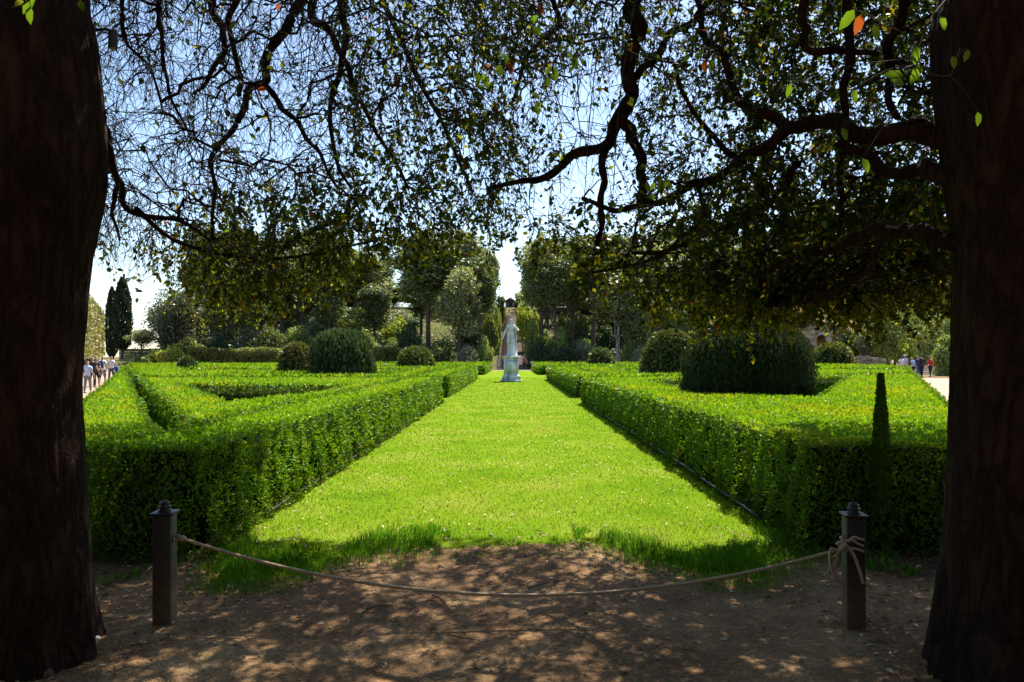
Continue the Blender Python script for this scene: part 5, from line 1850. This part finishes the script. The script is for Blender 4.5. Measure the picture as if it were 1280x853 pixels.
def crown_for(kind, var):
    v = var % 3
    if kind == 'tall_dark': return proto(('td', v), 9000, 5.0, 11.0, 'tall', DARK, 100 + v, .36, 44)
    if kind == 'tall_olive': return proto(('to', v), 9000, 5.4, 11.0, 'tall', OLIVE, 110 + v, .36, 42)
    if kind == 'round': return proto(('ro', v), 9000, 8.0, 8.5, 'round', OLIVE, 120 + v, .36, 60)
    if kind == 'round_silver': return proto(('rs', v), 10000, 8.5, 9.5, 'round', (.12, .135, .085), 130 + v, .34, 70)
    if kind == 'round_light': return proto(('rl', v), 8000, 7.5, 7.0, 'round', LIGHT, 140 + v, .27, 50)
    if kind == 'cypress': return proto(('cy', v), 9000, 2.6, 12.0, 'cypress', (.022, .036, .022), 150 + v, .3)


TRK = {}
def shared_trunk(h, r, lean, seed, pale, share):
    if not share: return trunk_mesh("trunk", h, r, lean, seed, pale)
    k = (round(h / 2.5) * 2.5, seed % 3)
    if k not in TRK: TRK[k] = trunk_mesh("trunk", max(k[0], 1.5), .022 * k[0] + .12, 0, seed)
    return TRK[k]


BASE = {'tall_dark': (5.0, 11), 'tall_olive': (5.4, 11), 'round': (8, 8.5), 'round_silver': (8.5, 9.5), 'round_light': (7.5, 7), 'cypress': (2.6, 12)}


def far_tree(px, y, ptop, wpx, kind, label, clear=.35, group=None, pale=False, var=None, lean=0.0, cat="tree"):
    x = (px - CX) / F * y
    z = float(ground_z(x, y))
    top = EYE + (HY - ptop) / F * y
    H = max(3.0, top - z)
    w = wpx * ((1.2 if 560 < px < 720 else 1.5) if 'tall' in kind else 1.05) / F * y; clear = clear * .85
    var = rng.integers(0, 100) if var is None else var
    o = empty("cypress_tree" if kind == 'cypress' else "oak_tree", (x, y, z), 0)
    bw, bh = BASE[kind]
    hc = H * (1 - clear)
    c = bpy.data.objects.new("crown", crown_for(kind, var)); COL.objects.link(c); c.parent = o
    c.location = (lean * .8, 0, H * clear); c.scale = (w / bw, w / bw, hc / bh); c.rotation_euler = (0, 0, rng.uniform(0, 6.28))
    tag(c, kind='stuff')
    t = link("trunk", shared_trunk(H * (clear + .28), max(.16, .022 * H), lean, int(px) + 3, pale, group is not None), o, M['bark_pale' if pale else 'bark_far'])
    tag(o, label, cat, group)
    return o


far_tree(140, 128, 360, 15, 'cypress', "slim dark cypress half hidden behind the taller cypress at far left", .06, cat="cypress")
far_tree(153, 120, 348, 21, 'cypress', "tall dark cypress standing in front of its slimmer twin at far left", .14, cat="cypress")
far_tree(178, 118, 410, 34, 'round', "small umbrella-shaped tree just right of the cypresses", .45)
far_tree(222, 112, 352, 72, 'round_silver', "big silvery bushy tree at the left end of the wood", .1)
far_tree(255, 118, 366, 46, 'round', "bushy olive tree right behind the big silvery one", .3)
far_tree(294, 106, 330, 54, 'tall_dark', "dark oak with a straight trunk rising from the rough hedge", .42, var=0)
far_tree(330, 126, 322, 46, 'tall_olive', "olive oak with leaning trunk on the slope left", .5, lean=-1.5)
far_tree(352, 116, 305, 40, 'tall_olive', "thin tall oak by the person in white on the slope", .55, lean=.3)
far_tree(378, 120, 300, 46, 'tall_olive', "tall oak with clean trunk above the olive ball", .52)
far_tree(414, 112, 330, 34, 'tall_dark', "dark columnar oak directly above the brushed yew", .12)
far_tree(445, 128, 306, 50, 'tall_olive', "oak with high crown right of the dark columnar one", .5)
far_tree(468, 116, 352, 30, 'tall_dark', "short dark oak with forked trunk at the gap in the wood", .35)
far_tree(497, 165, 388, 26, 'round', "small distant tree in the gap of the wood left of the stairway", .2)
far_tree(536, 108, 284, 58, 'tall_dark', "tall oak with thick bare trunk left of the stairway", .44, var=1)
far_tree(574, 104, 318, 46, 'tall_olive', "broad oval oak hiding its trunk, left of the stairway", .18, var=2)
far_tree(600, 108, 316, 36, 'tall_dark', "narrow oak with two thin trunks next to the stairway", .4, var=2)
far_tree(582, 132, 276, 62, 'tall_olive', "highest oak rising behind the trees left of the stairway", .35)
far_tree(608, 126, 300, 24, 'tall_olive', "slender oak leaning to the stairway from the left", .3, lean=.6)
far_tree(676, 106, 290, 48, 'tall_olive', "tall oak nearest the stairway on its right", .38)
far_tree(700, 104, 310, 44, 'tall_dark', "dark oak with leaning forked trunk right of the stairway", .5, lean=-1.6)
far_tree(716, 112, 300, 46, 'tall_olive', "olive oak in the third place right of the stairway", .45)
far_tree(742, 106, 296, 44, 'tall_dark', "dark oak with thin straight trunk behind the small dome", .5)
far_tree(773, 101, 330, 46, 'tall_olive', "oak with a pale grey forked trunk right of the small dome", .42, pale=True)
far_tree(796, 99, 352, 32, 'tall_dark', "dark column of a tree right of the pale forked trunk", .08)
far_tree(757, 124, 284, 62, 'tall_olive', "tall oak rising behind the pale forked one", .4)
far_tree(826, 118, 300, 58, 'tall_olive', "oak above the tall olive dome", .5)
far_tree(870, 112, 300, 62, 'tall_dark', "dark oak standing behind the huge yew", .4)
far_tree(915, 116, 300, 60, 'tall_olive', "olive oak above the middle of the huge yew", .4)
far_tree(965, 112, 310, 60, 'tall_dark', "dark oak above the right side of the huge yew", .4)
far_tree(1016, 120, 320, 60, 'tall_olive', "oak up the slope behind the small stone house", .4)
far_tree(1080, 86, 404, 26, 'round_silver', "small silvery olive-like tree behind the rubble wall", .12)
far_tree(1118, 84, 372, 72, 'round_light', "light green leafy tree over the sandy track", .12)
far_tree(1175, 76, 385, 66, 'round_light', "light green leafy tree just behind the right group of visitors", .05)
far_tree(1160, 112, 340, 90, 'round', "broad olive tree on the slope at far right", .15)
far_tree(1225, 90, 350, 110, 'round_light', "wide light green tree mostly behind the right trunk", .1)

ANCH = [(222, "the big silvery tree"), (294, "the dark oak on the rough hedge"), (330, "the leaning olive oak"), (378, "the oak above the olive ball"), (414, "the dark columnar oak"),
        (468, "the short forked oak"), (536, "the thick bare trunk"), (574, "the broad oval oak"), (603, "the narrow oak beside the stairway"), (668, "the oak right of the stairway"),
        (692, "the leaning forked oak"), (742, "the thin straight oak"), (773, "the pale forked trunk"), (826, "the oak above the tall olive dome"), (915, "the huge yew's middle"),
        (965, "the huge yew's right side"), (1016, "the small stone house"), (1075, "the rubble wall"), (1118, "the light green tree"), (1170, "the right group of visitors")]


def wood_label(px, y, kind):
    a = min(ANCH, key=lambda q: abs(q[0] - px))
    side = "just behind" if abs(a[0] - px) < 5 else ("left behind" if px < a[0] else "right behind")
    row = "low on the slope" if y < 142 else "half way up" if y < 165 else "high on the slope" if y < 187 else "on the crest"
    k = {'tall_olive': 'olive', 'tall_dark': 'dark', 'round_silver': 'silvery'}[kind]
    return f"{k} wood oak {row}, {side} {a[1]}"


GW = "oaks of the wood behind the front row"
for i in range(135):
    px = rng.uniform(235, 1180)
    if abs(px - 638) < 38 or 488 < px < 510: continue
    y = rng.uniform(122, 192)
    if px < 330: y = min(y, 145)
    if i >= 95: y = rng.uniform(188, 208)
    top = rng.uniform(275, 335) if i < 95 else rng.uniform(335, 372) + (20 if px < 420 else 0)
    kd_ = ['tall_olive', 'tall_dark', 'tall_olive', 'round_silver'][i % 4]
    far_tree(px, y, top, rng.uniform(38, 64), kd_, wood_label(px, y, kd_), rng.uniform(.15, .45) if i < 95 else .04, GW)

SHR = {}
def shrub(px, y, ptop, wpx, tone, label, group=None, cat="shrub"):
    x = (px - CX) / F * y; z = float(ground_z(x, y))
    H = max(.8, EYE + (HY - ptop) / F * y - z); w = wpx / F * y
    cols = {'olive': (.17, .2, .07), 'silver': (.24, .26, .18), 'dark': (.05, .09, .04), 'yellow': (.27, .31, .055), 'light': (.21, .27, .075)}
    v = int(rng.integers(0, 2))
    if (tone, v) not in SHR: SHR[(tone, v)] = crown_mesh("shrub", 3600, 3.0, 2.4, 'round', cols[tone], 300 + len(SHR), .2, 26)
    o = bpy.data.objects.new("shrub", SHR[(tone, v)]); COL.objects.link(o)
    o.location = (x, y, z - .25); o.scale = (w / 2.9, w / 2.9, (H + .3) / 2.3); o.rotation_euler = (0, 0, rng.uniform(0, 6.28))
    tag(o, label, cat, group)


for a in [
    (212, 100, 432, 40, 'yellow', "yellow-green rounded shrub left of the rough hedge"),
    (196, 104, 440, 30, 'light', "low light shrub at the left foot of the yellow-green one"),
    (236, 110, 424, 38, 'olive', "olive shrub above the left end of the rough hedge"),
    (276, 106, 420, 24, 'dark', "small round dark green shrub left of the straight trunk"),
    (262, 116, 416, 34, 'silver', "silvery shrub on the slope behind the dark round one"),
    (316, 110, 414, 40, 'silver', "silvery shrub above the middle of the rough hedge"),
    (334, 104, 410, 44, 'olive', "broad olive shrub below the person on the slope"),
    (372, 110, 412, 40, 'light', "light green shrub left above the olive ball"),
    (392, 118, 398, 36, 'silver', "silvery shrub between the thin trunks above the brushed yew"),
    (440, 116, 400, 40, 'light', "light green shrub behind the brushed yew, up the slope"),
    (458, 106, 420, 36, 'olive', "olive shrub right behind the brushed yew"),
    (482, 104, 434, 38, 'silver', "pale grey-green low shrub right of the brushed yew"),
    (494, 122, 396, 44, 'yellow', "yellow-green shrub on the open slope in the gap"),
    (512, 106, 408, 34, 'dark', "dark shrub above the wide olive dome"),
    (526, 100, 432, 26, 'olive', "low olive shrub touching the top of the wide olive dome"),
    (556, 106, 424, 30, 'dark', "dark shrub between the thick bare trunk and the oval oak"),
    (584, 101, 434, 28, 'silver', "whitish-grey shrub below the oval oak"),
    (625, 198, 371, 12, 'dark', "dark shrub left of the little shelter at the stairway's top"),
    (649, 198, 368, 14, 'dark', "dark shrub right of the little shelter at the stairway's top"),
    (621, 116, 388, 13, 'light', "upright light shrub tight against the stairway's left wall"),
    (628, 148, 372, 9, 'olive', "thin olive shrub left of the stairway's upper end"),
    (655, 132, 374, 14, 'light', "upright light shrub tight against the stairway's right wall"),
    (606, 103, 424, 24, 'light', "light green shrub at the left foot of the stairway"),
    (612, 112, 396, 26, 'olive', "olive shrub beside the stairway, left, half way up"),
    (598, 120, 384, 30, 'olive', "olive shrub under the trees left of the stairway"),
    (660, 118, 376, 30, 'yellow', "yellow-green shrub right of the stairway near its top"),
    (666, 104, 404, 26, 'light', "light green shrub right beside the stairway, half way up"),
    (674, 101, 430, 30, 'dark', "dark green shrub at the right foot of the stairway"),
    (700, 103, 414, 32, 'light', "pale green shrub under the leaning forked trunk"),
    (706, 100, 434, 36, 'dark', "dark low shrub left of the two sitting visitors"),
    (730, 102, 426, 30, 'silver', "silvery shrub behind the small dome"),
    (720, 114, 392, 40, 'olive', "olive shrub up the slope above the sitting visitors"),
    (752, 110, 408, 40, 'dark', "dark shrub in the shade above the small dome"),
    (786, 98, 432, 26, 'light', "light shrub right of the pale forked trunk's foot"),
    (802, 96, 436, 32, 'silver', "whitish bush low beside the tall olive dome"),
    (812, 106, 410, 34, 'silver', "silvery bush up the slope beside the tall olive dome"),
    (846, 108, 396, 48, 'light', "light green bush above the tall olive dome"),
    (826, 122, 380, 44, 'olive', "olive bush on the open slope above the tall dome"),
    (880, 100, 400, 50, 'olive', "olive bush peeking over the huge yew's left shoulder"),
    (1100, 92, 418, 40, 'light', "light green bush on the slope right of the small house"),
    (1140, 80, 424, 40, 'yellow', "yellow-green bush behind the visitors in blue"),
    (1182, 66, 424, 44, 'light', "leafy light green bush beside the person in red"),
    (1062, 100, 414, 26, 'dark', "dark bush beside the small stone house"),
    (1005, 84, 428, 22, 'dark', "dark bush between the huge yew and the wide dome"),
]:
    shrub(*a)

for i in range(95):
    px = rng.uniform(240, 1000); y = rng.uniform(103, 186)
    if abs(px - 638) * y / F < 3.6: continue
    x = (px - CX) / F * y
    ptop = HY - (float(ground_z(x, y)) + rng.uniform(1.8, 3.8) - EYE) * F / y
    tone = ['olive', 'light', 'silver', 'dark', 'olive', 'dark'][i % 6]
    lab = wood_label(px, y, 'tall_olive').replace("olive wood oak", {'olive': 'olive', 'light': 'light green', 'silver': 'silvery', 'dark': 'dark'}[tone] + " shrub")
    shrub(px, y, ptop, rng.uniform(3.2, 5.5) * F / y, tone, lab, "brushy shrubs of the wood")


def rough_hedge(px0, px1, y, ptop, label):
    x0 = (px0 - CX) / F * y; x1 = (px1 - CX) / F * y; H = EYE + (HY - ptop) / F * y
    n = int((x1 - x0) * H * 260 / 1.0)
    x = rng.uniform(x0, x1, n); t = rng.uniform(size=n)
    hh = H * (1 + .10 * fbm(x, 0 * x, 1.1, 2))
    top = t > .6
    z = np.where(top, hh - rng.uniform(0, .35, n), rng.uniform(0, 1, n) * hh)
    yy = y + np.where(top, rng.uniform(-1, 1, n), -1 + .25 * fbm(x, z, 1.6, 4) + rng.uniform(-.15, .15, n))
    c = shade((.17, .2, .05), n, .35, .1) * (.75 + .5 * smooth(-.4, .6, fbm(x, z, 1.4, 1)))[:, None]
    bx = box_np(x0 + .1, x1 - .1, y - .8, y + .9, 0, H * .86)
    V, f, C, mi = join_parts([leaf_quads(np.stack([x, yy, z], 1), rand_dirs(n) + np.array([0, -.2, .5]), rand_dirs(n) + np.array([0, -.6, .6]), .24, .13, c), (bx[0], bx[1], None, 1)])
    o = link("rough_hedge", mesh_np("rough_hedge", V, f, C, matidx=mi), mat=[M['wood_leaf'], M['hedge_core']])
    tag(o, label, "hedge")


rough_hedge(238, 352, 99, 436, "taller rough yellow-green hedge along the foot of the wood at left")
rough_hedge(462, 506, 99.5, 435, "rough hedge along the foot of the wood between the yew and the olive dome")


def tall_wall_hedge():
    """clipped wall of evergreen oak standing left of the slanting path"""
    H = 8.4
    def ex(y): return lx(y) - 4.6
    n = 30000
    u = rng.uniform(size=n); y0, y1 = 34, 108
    y = 1 / (1 / y0 + u * (1 / y1 - 1 / y0)); z = rng.uniform(1.6, H, n)
    x = ex(y) + .12 * fbm(y, z, 1.2, 3) + rng.uniform(-.1, .06, n)
    end = rng.uniform(size=n) < .12
    y = np.where(end, y0 + rng.uniform(-.1, .1, n), y); x = np.where(end, ex(y0) - rng.uniform(0, 3, n), x)
    topm = rng.uniform(size=n) < .12
    z = np.where(topm, H - rng.uniform(0, .15, n), z); x = np.where(topm & ~end, ex(y) - rng.uniform(0, 3, n), x)
    c = shade((.21, .2, .07), n, .35, .1) * (.8 + .4 * smooth(-.4, .6, fbm(y, z, .9, 1)))[:, None]
    s = .0028 * y + .03
    lf = leaf_quads(np.stack([x, y, z], 1), rand_dirs(n) + np.array([.4, 0, .2]), rand_dirs(n) + np.array([1.2, -.3, .4]), s * 1.3, s * .8, c)
    bx = np.array([[ex(y0) - 3, y0, 1.7], [ex(y0) - .12, y0, 1.7], [ex(y1) - .12, y1, 1.7], [ex(y1) - 3, y1, 1.7], [ex(y0) - 3, y0, H - .1], [ex(y0) - .12, y0, H - .1], [ex(y1) - .12, y1, H - .1], [ex(y1) - 3, y1, H - .1]])
    parts = [lf, (bx, box_np(0, 1, 0, 1, 0, 1)[1], None, 1)]
    for yy in np.arange(36, 108, 4.0):
        v, f = tubes(np.array([[(ex(yy) - .6, yy, -.1), (ex(yy) - .6, yy, 1.0), (ex(yy) - .65, yy, 2.0)]]), np.array([[.16, .13, .12]]), 7)
        parts.append((v, f, None, 2))
    V, f, C, mi = join_parts(parts)
    o = link("tall_hedge", mesh_np("tall_hedge", V, f, C, matidx=mi), mat=[M['wood_leaf'], M['hedge_core'], M['bark_far']])
    tag(o, "very tall clipped wall of foliage beyond the visitors at far left", "hedge")


tall_wall_hedge()


def undergrowth():
    """uncountable brush covering the slope"""
    n = 76000
    px = rng.uniform(160, 1230, n); y = 1 / (1 / 100 + rng.uniform(size=n) * (1 / 205 - 1 / 100))
    x = (px - CX) / F * y
    dens = smooth(-.6, .0, fbm(x, y, .22, 9)) * (1 - .85 * smooth(28, 36, x) * (y < 125))
    k = (rng.uniform(size=n) < dens) & (np.abs(x) > 3.2) & (ground_z(x, y) > .15)
    k &= ~((np.abs(x - np.interp(y, [66, 82, 95, 108], [38, 44, 52, 50])) < 4) & (y < 110))
    x, y = x[k], y[k]; n = len(x)
    hh = 2.6 * smooth(-.4, .7, fbm(x, y, .5, 4)) + .3
    z = ground_z(x, y) + hh * rng.uniform(.1, 1, n)
    c = shade((.14, .17, .055), n, .4, .12) * (.7 + .7 * smooth(-.5, .6, fbm(x, y, .35, 7)))[:, None]
    L = rng.uniform(.25, .5, n)
    V, f, C, _ = join_parts([leaf_quads(np.stack([x, y, z], 1), rand_dirs(n) + np.array([0, 0, .4]), rand_dirs(n) + np.array([0, -.3, .7]), L, L * .5, c)])
    tag(link("undergrowth", mesh_np("undergrowth", V, f, C), mat=M['wood_leaf']), "low brush and ferns covering the wooded slope", "undergrowth", kind='stuff')


undergrowth()
